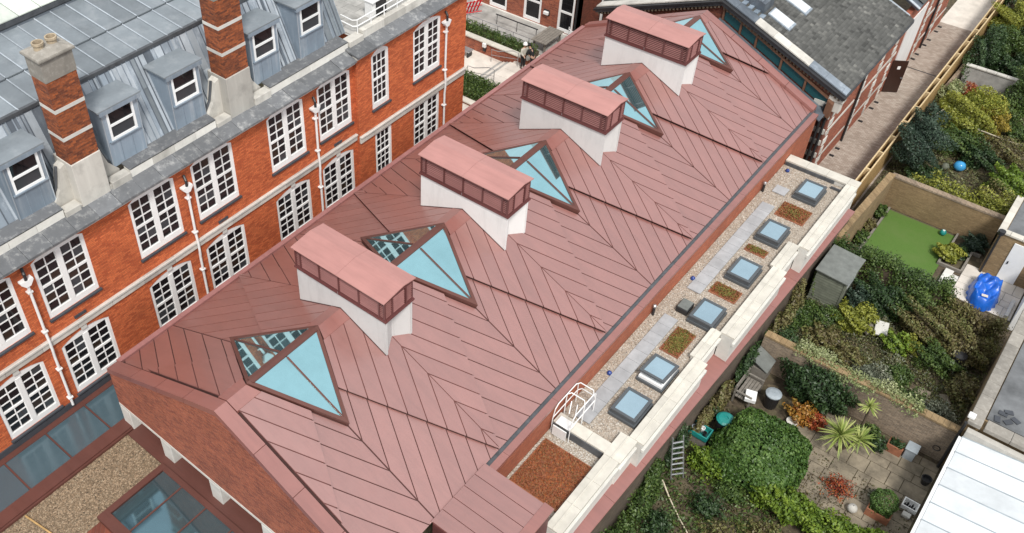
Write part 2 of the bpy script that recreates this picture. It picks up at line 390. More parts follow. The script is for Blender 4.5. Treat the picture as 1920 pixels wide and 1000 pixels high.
# walls
gw = B(); z0 = -1.9
gw.prism([(-6.62, 0, z0), (6.62, 0, z0), (6.62, 0, -.06), (0, 0, H - .02), (-6.62, 0, -.06)], (0, .34, 0))
gw.build('gable_wall', 'brick_red', hall)
B().prism([(-6.6, 32.75, GZ), (6.6, 32.75, GZ), (6.6, 32.75, -.06), (0, 32.75, H - .02), (-6.6, 32.75, -.06)], (0, .3, 0)).build('gable_wall', 'brick_red', hall)
boxo('side_wall', 'brick_strip', hall, 6.55, 6.87, 5.6, 32.75, GZ, -.11)
boxo('side_wall', 'brick_red', hall, -6.62, -6.3, .34, 32.75, GZ, -.06)
# stone lintel with piers under the near gable, dark glazing behind
boxo('lintel', 'stone_white', hall, -6.6, 6.6, -.02, .36, -2.03, -1.9)
for x in (-6.28, -3.85, -1.12, 1.6):
    boxo('pier', 'stone_white', hall, x - .29, x + .29, -.03, .42, -3.1, -2.03, .02)
boxo('glazed_screen', 'glass_dark', hall, -6.5, 6.5, .75, .8, -3.1, -1.9)
boxo('lower_wall', 'brick_dark', hall, -6.6, 6.6, .9, 1.2, GZ, -1.9)

# deck below the panels
dk = B()
for sd_ in (-1, 1):
    dk.prism([RP(sd_, 0, .05), RP(sd_, 1, .05), RP(sd_, 1, LY - .05), RP(sd_, 0, LY - .05)], RP(sd_, 0, 0, -.2) - RP(sd_, 0, 0, 0))
roof = dk.build('roof', 'joint_dark', hall)

def clip(poly, a, b, c):
    """keep a*s+b*y <= c"""
    out = []
    for i in range(len(poly)):
        p, q = poly[i], poly[(i + 1) % len(poly)]
        dp, dq = a * p[0] + b * p[1] - c, a * q[0] + b * q[1] - c
        if dp <= 0: out.append(p)
        if (dp < 0 < dq) or (dq < 0 < dp):
            t = dp / (dp - dq); out.append((p[0] + (q[0] - p[0]) * t, p[1] + (q[1] - p[1]) * t))
    return out
def area(p): return abs(sum(p[i][0] * p[(i + 1) % len(p)][1] - p[(i + 1) % len(p)][0] * p[i][1] for i in range(len(p)))) / 2
KS = SLn / 3.72; KN = math.hypot(1, KS)     # seam slope in (s, y)
KL = SLn / 3.873; LN = math.hypot(1, KL)    # lap slope
GAP = .0185
HA, HB = .03, .15
nodes = [.4325 + .012, .53] + [.53 + .1815 * i for i in range(1, 9)]
capU = .058
def panel(side, poly, h):
    if len(poly) < 3 or area(poly) < .006: return
    top = [RP(side, s / SLn, y, h) for s, y in poly]
    d = RP(side, 0, 0, -(h + .015) if h < .1 else -.03) - RP(side, 0, 0, 0)
    c = sum((p for p in top), Vector()) / len(top)
    B().prism(top, d).build('roof_panel', 'roof_panel', roof, loc=c)
for side in (-1, 1):
    for k, ya in enumerate(AY):
        for near in (1, 0):
            if near: yl, yh = (BY[k - 1] if k else .56), ya
            else: yl, yh = ya, (BY[k] if k < 4 else LY - .46)
            sg = -1 if near else 1              # |dy| = sg*(y-ya)
            gA, gB = .026, .014
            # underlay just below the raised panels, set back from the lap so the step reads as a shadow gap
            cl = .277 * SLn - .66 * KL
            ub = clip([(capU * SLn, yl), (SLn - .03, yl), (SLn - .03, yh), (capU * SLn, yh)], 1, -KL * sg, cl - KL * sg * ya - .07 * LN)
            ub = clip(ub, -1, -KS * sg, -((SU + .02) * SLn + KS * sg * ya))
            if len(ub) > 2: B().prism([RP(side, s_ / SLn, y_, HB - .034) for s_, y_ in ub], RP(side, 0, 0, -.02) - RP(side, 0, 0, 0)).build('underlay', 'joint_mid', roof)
            for i in range(len(nodes)):
                c0 = nodes[i]; c1 = nodes[i + 1] if i + 1 < len(nodes) else 9
                base = [(capU * SLn, yl), (SLn, yl), (SLn, yh), (capU * SLn, yh)]
                # c = s + KS*sg*(y-ya)
                p = clip(base, 1, KS * sg, c1 * SLn + KS * sg * ya - GAP * KN)
                p = clip(p, -1, -KS * sg, -(c0 * SLn + KS * sg * ya + (GAP if i else .0) * KN))
                p = clip(p, 0, 1, yh - (gA if near else gB)); p = clip(p, 0, -1, -(yl + (gB if near else gA)))
                if len(p) < 3: continue
                # lap line |dy| = .66 + (s - .277 SLn)/KL  ->  s - KL*|dy| = .277 SLn - .66 KL
                cl = .277 * SLn - .66 * KL
                pin = clip(p, -1, KL * sg, -cl + KL * sg * ya)     # A side, lower
                pout = clip(p, 1, -KL * sg, cl - KL * sg * ya)     # B side, raised
                panel(side, pin, HA); panel(side, pout, HB)
# ridge caps, verge copings, eaves
segs = [(.46, AY[0] - SA)]
for k in range(4): segs += [(AY[k] + SA, BY[k] - .69), (BY[k] + .69, AY[k + 1] - SA)]
segs.append((AY[4] + SA, LY - .46))
for (a, b) in segs:
    ea = .2 if any(abs(a - (y_ + SA)) < .01 for y_ in AY) else 0; eb = .2 if any(abs(b - (y_ - SA)) < .01 for y_ in AY) else 0
    a += .02; b -= .02; cp = B()
    for side in (-1, 1):
        q = [RP(side, 0, a, HB + .025), RP(side, capU, a - ea, HB + .02), RP(side, capU, b + eb, HB + .02), RP(side, 0, b, HB + .025)]
        for p in (q[0], q[3]): p.x = 0
        cp.prism(q, (0, 0, -.12))
    cp.build('ridge_cap', 'roof_trim', roof)
for y0, y1 in ((-.06, .45), (LY - .45, LY + .06)):
    for side in (-1, 1):
        for i in range(4):
            u0, u1 = i * .252, min(1.012, (i + 1) * .252 - .003)
            q = [RP(side, u0, y0, HB + .03), RP(side, u1, y0, HB + .03), RP(side, u1, y1, HB + .015), RP(side, u0, y1, HB + .015)]
            if i == 0:
                q[0].x = q[3].x = 0
            B().prism(q, (0, 0, -.26)).build('verge_coping', 'roof_trim', roof)
for i in range(11):
    y0, y1 = i * 3.0 + .46, min(LY - .46, i * 3.0 + 3.45)
    boxo('eave_trim', 'louvre_blade', roof, -6.74, -6.53, y0, y1, -.22, .09)
    if y0 > 5.0: boxo('eave_trim', 'roof_trim', roof, 6.66, 6.93, y0, y1, -.10, .03)
boxo('gutter', 'lead_dark', roof, 6.5, 6.66, 5.7, LY - .1, -.2, -.02)
boxo('eave_trim', 'roof_trim', roof, 6.66, 6.93, 5.66, 6.45, -.10, .03)

# skylights
def skylight(k, ya):
    fr = B(); rg = B(); panes = []
    hT = HB + .10
    for side in (-1, 1):
        def Q(s, y, h): return RP(side, s / SLn, y, h)
        S_ = SU * SLn
        w = .13
        kk = SA / S_                       # dy per ds along the edge
        nn = math.hypot(1, kk)
        ins = w * nn / kk                  # inset measured along s at the tip
        insy = w * nn                      # inset measured along y at the ridge
        for sg in (-1, 1):
            q = [Q(0, ya + sg * SA, hT), Q(S_, ya, hT), Q(S_ - ins, ya, hT), Q(0, ya + sg * (SA - insy), hT)]
            for p in (q[0], q[3]): p.x = 0
            fr.prism(q, RP(side, 0, 0, -hT - .02) - RP(side, 0, 0, 0))
        q = [Q(0, ya - SA + insy, hT), Q(.045, ya - SA + insy + .02, hT), Q(.045, ya + SA - insy - .02, hT), Q(0, ya + SA - insy, hT)]
        for p in (q[0], q[3]): p.x = 0
        rg.prism(q, (0, 0, -.08))
        fr.prism([Q(.1, ya - .028, hT - .005), Q(S_ - ins, ya - .028, hT - .005), Q(S_ - ins, ya + .028, hT - .005), Q(.1, ya + .028, hT - .005)], RP(side, 0, 0, -.07) - RP(side, 0, 0, 0))
        for sg in (-1, 1):
            q = [Q(.02, ya + sg * .02, hT - .045), Q(S_ - ins, ya + sg * .02, hT - .045), Q(.02, ya + sg * (SA - insy), hT - .045)]
            panes.append((q, RP(side, 0, 0, -.03) - RP(side, 0, 0, 0)))
    f = fr.build('skylight', 'frame_brown', hall)
    rg.build('ridge_bar', 'frame_brown', f)
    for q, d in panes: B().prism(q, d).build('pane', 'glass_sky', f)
for k, ya in enumerate(AY): skylight(k, ya)

# louvred vents
sl_me = B().prism([(-.44, 0, 0), (.44, 0, 0), (.44, .045, .022), (-.44, .045, .022)], (0, 0, -.018)).mesh('louvre_slat', 'louvre_blade')
sle_me = B().prism([(0, -.28, 0), (0, .28, 0), (-.045, .28, .022), (-.045, -.28, .022)], (0, 0, -.018)).mesh('louvre_slat', 'louvre_blade')
def vent(yb):
    y0, y1, hw, zb, ze, za = yb - .69, yb + .69, 2.09, 3.86, 4.82, 4.93
    def rz(x): return H * (1 - abs(x) / HW) + HB
    w = B(); t = .09
    for (a, b) in ((y0, y0 + t), (y1 - t, y1)):
        w.prism([(-hw, a, zb), (-hw, a, rz(hw)), (0, a, rz(0)), (hw, a, rz(hw)), (hw, a, zb)], (0, b - a, 0))
    for sx in (-1, 1):                      # folded end walls
        for sy in (-1, 1):
            xa, ya_, xb, yb_ = sx * (hw - .03), yb + sy * (.69 - t), sx * 1.74, yb
            w.prism([(xa, ya_, zb), (xb, yb_, zb), (xb, yb_, rz(xb) - .08), (xa, ya_, rz(xa) - .08)], (-sx * .05, 0, 0))
    body = w.build('roof_vent', 'render_white', hall)
    for sx in (-1, 1):                      # thin dark strip where the skirt meets the roof
        B().prism([(0, y0 - .025, rz(0) - .02), (sx * hw, y0 - .025, rz(hw) - .02), (sx * hw, y0 - .025, rz(hw) + .035), (0, y0 - .025, rz(0) + .035)], (0, .03, 0)).build('base_strip', 'joint_dark', body)
    lb = B()                                # posts, base rail, head rail
    lb.box(-hw - .06, hw + .06, y0 - .06, y1 + .06, zb, zb + .07)
    lb.box(-hw - .03, hw + .03, y0 - .03, y1 + .03, zb + .07, zb + .12)
    for x in (-hw + .03, -1.83, -.92, 0, .92, 1.83, hw - .03):
        for y in (y0, y1): lb.box(x - .03, x + .03, y - .035, y + .035, zb + .12, ze)
    for sx in (-1, 1):
        for y in (y0 + .34, yb + .35): lb.box(sx * hw - .035, sx * hw + .035, y - .03, y + .03, zb + .12, ze)
    lb.box(-hw, hw, y0 - .02, y0 + .02, ze - .08, ze); lb.box(-hw, hw, y1 - .02, y1 + .02, ze - .08, ze)
    for sx in (-1, 1): lb.box(sx * hw - .02, sx * hw + .02, y0, y1, ze - .08, ze)
    lb.build('louvre_frame', 'louvre', body)
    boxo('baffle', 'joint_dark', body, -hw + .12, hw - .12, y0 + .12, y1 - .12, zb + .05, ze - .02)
    rest = B()
    for j in range(8):
        z = zb + .17 + j * .088
        for x in (-1.375, -.46, .46, 1.375): shared('louvre_slat', sl_me, body, (x, y0 - .01, z))
        shared('louvre_slat', sle_me, body, (hw + .01, yb, z))
        rest.box(-hw + .02, -1.86, y0 - .01, y0 + .03, z, z + .02); rest.box(1.86, hw - .02, y0 - .01, y0 + .03, z, z + .02)
        rest.box(-hw, hw, y1 - .03, y1 + .01, z, z + .03); rest.box(-hw - .01, -hw + .03, y0, y1, z, z + .03)
        for a, b in ((y0 + .03, y0 + .31), (yb + .38, y1 - .03)): rest.box(hw - .03, hw + .01, a, b, z, z + .02)
    rest.build('louvres', 'louvre_blade', body)
    cp = B()
    ya0, yf, ym_, yk, ya1 = y0 - .13, yb - .3, yb + .18, yb + .5, y1 + .13; zq = lambda y: ze + (za - ze) * ((y - ya0) / (ym_ - ya0) if y < ym_ else (ya1 - y) / (ya1 - ym_))
    prof = [(y_, zq(y_)) for y_ in (ya0, yf, ym_, yk, ya1)]; prof += [(y_, zq(y_) + .035) for y_ in (ya1, yk, ym_, yf, ya0)]
    for a, b in ((-hw - .06, -.004), (.004, hw + .06)):
        for i in range(4):
            p4 = [prof[i], prof[i + 1], prof[8 - i], prof[9 - i]]
            cp.prism([(a, y, z) for y, z in p4], (b - a, 0, 0))
    cp.build('vent_cap', 'cap_pink', body)
    g = B()
    for sx in (-1, 1): g.prism([(sx * hw, y0, ze), (sx * hw, yb, za), (sx * hw, y1, ze)], (-sx * .04, 0, 0))
    g.build('cap_gable', 'louvre', body)
    B().tube([(0.02, y0 - .11, zb + .09), (0.02, y0 - .12, zb + .2)], .012).build('eyelet', 'steel', body)
for yb in BY: vent(yb)

# ------------------------------------------------------------------ flat-roofed side extension
ext = thing('flat_roof_extension', 'flat roofed extension with cream stone parapet along the right side of the hall', 'building', (8.5, 18, GZ))
ZF, ZC = -1.15, -.90
segx = [(5.6, 9.25, 9.08, 9.67), (9.25, 10.45, 9.05, 9.72), (10.45, 15.3, 9.38, 9.96), (15.3, 17.15, 9.2, 9.64), (17.15, 22.05, 9.56, 10.17), (22.05, 23.95, 9.42, 9.92), (23.95, 29.5, 9.83, 10.34)]
for (a, b, xi, xo) in segx:
    if a > 9: boxo('roof_deck', 'gravel_bed', ext, 6.88, xi + .08, max(a, 9.75), min(b, 29.42), ZF - .5, ZF - .02)
    boxo('parapet_wall', 'stone_white', ext, xi + .06, xo - .06, a, b, -2.35, ZC - .09)
    n = max(1, round((b - a) / 1.2)); st = (b - a) / n
    for i in range(n):
        boxo('coping_stone', 'stone_cream', ext, xi, xo, a + i * st + .004, a + (i + 1) * st - .004, ZC - .09, ZC, .008)
    boxo('coping_upstand', 'stone_cream', ext, xi + (xo - xi) * .42, xi + (xo - xi) * .50, a + .01, b - .01, ZC - .01, ZC + .025)
    boxo('cornice', 'stone_white', ext, xo - .06, xo + .05, a + .003, b - .003, -1.38, -1.22, .015)
for i in range(3):
    boxo('coping_stone', 'stone_cream', ext, 6.90 + i * .98, 6.90 + (i + 1) * .98 - .008, 29.45, 30.0, ZC - .09, ZC + .004, .008)
boxo('coping_stone', 'stone_cream', ext, 9.84, 10.34, 29.51, 30.0, ZC - .09, ZC + .004, .008)
boxo('parapet_wall', 'stone_white', ext, 6.9, 10.28, 29.48, 29.95, GZ, ZC - .09)
boxo('flashing', 'lead_dark', ext, 6.95, 9.3, 29.40, 29.47, ZF - .02, ZC - .10)
boxo('flashing', 'lead_dark', ext, 9.3, 9.8, 29.0, 29.06, ZF - .02, ZC - .14)
boxo('flashing', 'lead_dark', ext, 6.93, 9.0, 9.26, 9.34, -1.35, ZC - .09)
for a, b in ((6.93, 7.6), (7.608, 8.3), (8.308, 9.05)):
    boxo('coping_stone', 'stone_cream', ext, a, b, 9.3, 9.8, ZC - .09, ZC - .005, .008)
boxo('parapet_wall', 'stone_white', ext, 6.9, 9.1, 9.36, 9.76, -1.5, ZC - .09)
# pink metal ledge at the foot of the parapet
for i in range(12):
    y0, y1 = 4.5 + i * 2.1, 4.5 + (i + 1) * 2.1 - .012
    xo = lambda y: 9.98 + (y - 5) * .025
    B().prism([(9.5, y0, -2.22), (xo(y0), y0, -2.34), (xo(y1), y1, -2.34), (9.5, y1, -2.22)], (0, 0, -.06)).build('ledge_sheet', 'roof_trim', ext)
B().prism([(9.45, 4.5, GZ), (9.93, 4.5, GZ), (10.5, 29.6, GZ), (9.45, 29.6, GZ)], (0, 0, 2.6)).build('base_wall', 'brick_base', ext)
# near corner: lower gravel roof, large sedum bed, small metal roof
boxo('lower_roof', 'gravel_bed', ext, 6.88, 9.14, 5.55, 9.4, GZ, -1.34)
lowroof = B().box(6.56, 9.16, 2.8, 5.58, -1.4, .02).build('low_metal_roof', 'louvre', ext)
def lowpan(x0, x1, y0, y1, m='roof_panel'):
    B().prism([(x0, y0, .11), (x1, y0, .09), (x1, y1, .09), (x0, y1, .11)], (0, 0, -.06)).build('roof_panel', m, lowroof)
ys = [2.80, 3.37, 3.95, 4.52, 5.09, 5.66]
for i in range(5): lowpan(6.5, 8.86, ys[i] + .012, ys[i + 1] - .012)
lowpan(8.87, 9.24, 2.78, 5.70, 'roof_trim')
holes = []
def sedum_bed(x0, x1, y0, y1, z, green, label, n):
    t = thing('sedum_bed', label, 'planting bed', ((x0 + x1) / 2, (y0 + y1) / 2, z), 'sedum beds on the flat roof')
    boxo('mat', 'sedum', t, x0, x1, y0, y1, z - .02, z + .035)
    e = B()
    for a in ((x0 - .03, x1 + .03, y0 - .03, y0), (x0 - .03, x1 + .03, y1, y1 + .03), (x0 - .03, x0, y0, y1), (x1, x1 + .03, y0, y1)): e.box(*a, z - .02, z + .05)
    e.build('edging', 'terracotta', t)
    P = np.stack([RNG.uniform(x0, x1, n), RNG.uniform(y0, y1, n), z + .04 + RNG.uniform(0, .05, n)], 1)
    V, F = leaves(P, unit(RNG.normal(size=(n, 3)) * .6 + (0, 0, 1)), RNG.uniform(.03, .09, n), .7)
    bigmesh('sedum_leaves', V, F, 'sedum_tuft', t, np.repeat(RNG.uniform(0, 1, n), 4))['kind'] = 'stuff'
    if green:
        m = int(n * green); cx, cy = (x0 + x1) / 2, (y0 + y1) / 2
        P = np.stack([np.clip(RNG.normal(cx, (x1 - x0) * .22, m), x0, x1), np.clip(RNG.normal(cy, (y1 - y0) * .22, m), y0, y1), z + .06 + RNG.uniform(0, .06, m)], 1)
        V, F = leaves(P, unit(RNG.normal(size=(m, 3)) * .6 + (0, 0, 1)), RNG.uniform(.04, .10, m), .5)
        bigmesh('sedum_shoots', V, F, 'sedum_green', t, np.repeat(RNG.uniform(0, 1, m), 4))['kind'] = 'stuff'
    holes.append((x0 - .02, x1 + .02, y0 - .02, y1 + .02))
sedum_bed(7.05, 8.93, 6.48, 8.7, -1.32, 0, 'large square rust red sedum bed beside the small pink metal roof', 5200)
sedum_bed(8.12, 8.86, 15.05, 16.5, ZF, 1.3, 'sedum bed with the most green, next to the propped open roof window', 1500)
sedum_bed(8.12, 9.22, 19.17, 19.86, ZF, .5, 'narrow rust red sedum bed with a green middle beside the black box', 1100)
sedum_bed(8.12, 8.98, 22.52, 22.92, ZF, 1.1, 'smallest, thin olive green sedum bed between two roof windows', 500)
sedum_bed(8.12, 9.38, 25.6, 26.66, ZF, .25, 'rust red sedum bed farthest along the flat roof', 1500)
# walkway slabs
slab = B().box(-.298, .298, -.298, .298, 0, .045).mesh('paver_slab', 'paver_slab')
runs = [(7.64, 10.15, 17.15), (7.62, 18.75, 26.6), (7.62, 27.05, 28.1)]
for x, a, b in runs:
    n = int((b - a) / .608)
    for i in range(n):
        shared('paver_slab', slab, ext, (x, a + .304 + i * .608, ZF + .002), (0, 0, random.uniform(-.012, .012)))
    holes.append((x - .31, x + .31, a, a + n * .608))
# roof windows
def roof_window(cx, cy, label, open_=0.):
    t = thing('roof_window', label, 'roof window', (cx, cy, ZF), 'square roof windows on the flat roof')
    w, d = 1.02, 1.30
    boxo('kerb', 'anthracite', t, cx - w / 2 - .04, cx + w / 2 + .04, cy - d / 2 - .04, cy + d / 2 + .04, ZF - .01, ZF + .13, .01)
    boxo('upstand', 'upvc_white' if open_ else 'anthracite', t, cx - w / 2 + .02, cx + w / 2 - .02, cy - d / 2 + .02, cy + d / 2 - .02, ZF + .14, ZF + .26)
    def tr(x, y, z):
        a = open_; yy = y - (cy + d / 2); zz = z - (ZF + .27)
        return (x, cy + d / 2 + yy * math.cos(a) + zz * math.sin(a), ZF + .27 - yy * math.sin(a) + zz * math.cos(a))
    f = B(); fw_ = .115
    for (x0, x1, y0, y1) in ((cx - w / 2, cx + w / 2, cy - d / 2, cy - d / 2 + fw_), (cx - w / 2, cx + w / 2, cy + d / 2 - fw_, cy + d / 2), (cx - w / 2, cx - w / 2 + fw_, cy - d / 2 + fw_, cy + d / 2 - fw_), (cx + w / 2 - fw_, cx + w / 2, cy - d / 2 + fw_, cy + d / 2 - fw_)):
        k = len(f.v); f.box(x0, x1, y0, y1, ZF + .27, ZF + .35)
        for i in range(k, len(f.v)): f.v[i] = tr(*f.v[i])
    f.build('sash', 'anthracite', t, bevel=.008)
    g = B().box(cx - w / 2 + fw_, cx + w / 2 - fw_, cy - d / 2 + fw_, cy + d / 2 - fw_, ZF + .29, ZF + .325)
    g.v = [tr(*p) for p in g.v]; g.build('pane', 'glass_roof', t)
    if open_:
        b_ = B().box(cx + w / 2 - .1, cx + w / 2 - .03, cy - .1, cy + .05, ZF + .25, ZF + .40); b_.build('actuator', 'upvc_white', t)
    holes.append((cx - w / 2 - .05, cx + w / 2 + .05, cy - d / 2 - .05, cy + d / 2 + .05))
roof_window(8.74, 11.70, 'roof window nearest the white guard rail')
roof_window(8.70, 13.78, 'roof window propped open with its white lining showing', .16)
roof_window(8.73, 17.72, 'roof window touching the small black box')
roof_window(8.76, 20.98, 'roof window between the thin olive sedum bed and the narrow rust one')
roof_window(8.65, 24.08, 'roof window beyond the thin olive sedum bed')
roof_window(8.76, 27.88, 'roof window farthest away, by the far end of the flat roof')
t = thing('plant_box', 'small black box standing beside a roof window', 'box', (7.82, 17.58, ZF))
boxo('case', 'black_metal', t, 7.57, 8.07, 17.27, 17.9, ZF, ZF + .25, .02); boxo('lid', 'felt_grey', t, 7.60, 8.04, 17.30, 17.87, ZF + .25, ZF + .30, .015)
holes.append((7.55, 8.1, 17.25, 17.92))
for x, y, l in ((7.25, 12.69, 'blue roof drain cap nearest the white guard rail'), (7.25, 19.4, 'blue roof drain cap beside the middle of the walkway'), (7.24, 28.97, 'blue roof drain cap at the far end of the walkway')):
    B().lathe([(.10, 0), (.10, .05), (.08, .10), (.04, .13), (.015, .14)], (x, y, ZF), 10).build('drain_cap', 'plastic_blue', None); o = COL.objects[-1]
    tag(o, l, 'drain cap', 'blue drain caps')
for y, l in ((16.5, 'black vent pipe against the brick wall near the small black box'), (26.78, 'black vent pipe against the brick wall at the far end')):
    t = thing('vent_pipe', l, 'pipe', (6.98, y, ZF), 'black vent pipes by the hall wall')
    B().tube([(6.98, y, ZF - .05), (6.98, y, ZF + .42)], .06, 10).build('pipe', 'black_metal', t)
    B().lathe([(.03, .42), (.075, .44), (.075, .53), (.03, .56)], (6.98, y, ZF), 10).build('cowl', 'steel', t)
pebbles('gravel', ext, 'pebbles', 14500, (6.9, 9.2), (9.82, 29.38), ZF - .015, .034, holes)
pebbles('gravel', ext, 'pebbles_grey', 2600, (6.9, 9.08), (5.7, 9.25), -1.345, .034, holes)
# guard rail over the cross wall
t = thing('guard_rail', 'white tubular guard rail stepping over the cross wall of the flat roof', 'guard rail', (7.4, 9.9, ZF))
for x in (6.98, 7.72):
    g = B()
    g.tube([(x, 9.12, -1.34), (x, 9.12, -.55), (x, 9.22, -.12), (x, 9.4, .02), (x, 10.55, .02), (x, 10.72, -.1), (x, 10.75, -.5), (x, 10.75, ZF)], .02)
    g.tube([(x, 9.15, -.5), (x, 10.72, -.5)], .02); g.tube([(x, 9.95, .02), (x, 9.95, ZF)], .022)
    g.build('side_rail', 'paint_white', t)
for y, z in ((10.55, .02), (9.95, .02), (10.75, -.5)):
    B().tube([(6.98, y, z), (7.08, y + .14, z + .02), (7.62, y + .14, z + .02), (7.72, y, z)], .022).build('cross_bar', 'paint_white', t)
for x in (7.2, 7.45): B().tube([(x, 9.95, -.2), (x + .1, 9.7, -.6)], .022).build('strut', 'paint_white', t)
boxo('step_plate', 'paint_white', t, 7.05, 7.65, 9.22, 9.62, -.86, -.82, .01)
B().obox((7.35, 9.05, -1.02), (.56, .04, .5)).build('riser_plate', 'paint_white', t)
# ------------------------------------------------------------------ old brick building on the left
XF, XR = -8.72, -8.52                       # facade plane, and the prouder right-hand section (y > YJ)
YN, YJ, YE = -7.5, 15.95, 24.0
old = thing('victorian_building', 'long orange brick building with white sash windows and a grey zinc mansard roof', 'building', (-15, 5, GZ))
kR = (16.489 - XR) / (16.489 - XF)
def ky(y): return -10.068 + (y + 10.068) * kR
def kz(z): return 26.959 + (z - 26.959) * kR
WIN = []                                    # (x, y0, y1, z0, z1, columns per sash, sashes)
for a, b in ((-11.9, -9.75), (-9.0, -6.85), (-7.4 + 2.0, -5.4 + 1.15), (-3.52, -1.36), (-.56, 1.6), (3.6, 5.75), (6.58, 8.73), (10.65, 12.77), (13.62, 15.72)):
    if a < -6: continue
    WIN.append((XF, a, b, 1.74, 4.50, 2, 2)); WIN.append((XF, a, b, -2.50, .14, 2, 2))
WIN[:2] = []                                # bay beyond the left edge of the view
WIN.append((XR, ky(17.15), ky(18.35), kz(1.62), kz(4.46), 3, 1)); WIN.append((XR, ky(17.27), ky(18.47), kz(-2.58), kz(.08), 3, 1))
WIN.append((XR, ky(20.13), ky(22.2), kz(1.68), kz(4.42), 2, 2)); WIN.append((XR, ky(20.18), ky(22.22), kz(-2.55), kz(.08), 2, 2))
RISE = .26
def arch(y0, y1, z1, t):                    # t 0..1 across the head
    w = (y1 - y0) / 2; R_ = (w * w + RISE * RISE) / (2 * RISE); d = (t - .5) * 2 * w
    return z1 + math.sqrt(R_ * R_ - d * d) - (R_ - RISE)
def facade(x, ya, yb, zb, zt, wins):
    m = B(); ysx = sorted({ya, yb, *[w[1] for w in wins], *[w[2] for w in wins]})
    for i in range(len(ysx) - 1):
        y0, y1 = ysx[i], ysx[i + 1]; cols = sorted([w for w in wins if w[1] <= y0 + 1e-6 and w[2] >= y1 - 1e-6], key=lambda w: w[3])
        z = zb
        for w in cols:
            m.add([(x, y0, z), (x, y1, z), (x, y1, w[3]), (x, y0, w[3])], [(0, 1, 2, 3)])
            top = w[4] + RISE
            n = 10
            for j in range(n):              # spandrel over the arched head
                t0, t1 = j / n, (j + 1) / n; a, b = y0 + (y1 - y0) * t0, y0 + (y1 - y0) * t1
                ta, tb = (a - w[1]) / (w[2] - w[1]), (b - w[1]) / (w[2] - w[1]); za, zb_ = arch(w[1], w[2], w[4], ta), arch(w[1], w[2], w[4], tb)
                m.add([(x, a, za), (x, b, zb_), (x, b, top), (x, a, top)], [(0, 1, 2, 3)])
                m.add([(x, a, za), (x - .3, a, za), (x - .3, b, zb_), (x, b, zb_)], [(0, 1, 2, 3)])
            z = top
        m.add([(x, y0, z), (x, y1, z), (x, y1, zt), (x, y0, zt)], [(0, 1, 2, 3)])
    for w in wins:
        for y in (w[1], w[2]): m.add([(x, y, w[3]), (x - .3, y, w[3]), (x - .3, y, w[4]), (x, y, w[4])], [(0, 1, 2, 3)])
        m.add([(x, w[1], w[3]), (x, w[2], w[3]), (x - .3, w[2], w[3]), (x - .3, w[1], w[3])], [(0, 1, 2, 3)])
    return m
wl = [w for w in WIN if w[0] == XF]; wr = [w for w in WIN if w[0] == XR]
facade(XF, YN, YJ, GZ, 4.97, wl).build('facade_wall', 'brick_orange', old)
fr_ = facade(XR, YJ, YE, GZ, 5.14, wr)
fr_.add([(XF, YJ, GZ), (XR, YJ, GZ), (XR, YJ, 5.14), (XF, YJ, 5.14)], [(0, 1, 2, 3)])
fr_.add([(XR, YE, GZ), (XR - 12, YE, GZ), (XR - 12, YE, 5.14), (XR, YE, 5.14)], [(0, 1, 2, 3)])
fr_.build('facade_wall', 'brick_orange', old)
boxo('room_backing', 'joint_dark', old, -9.6, -9.5, YN, YE - .1, GZ, 5.2)

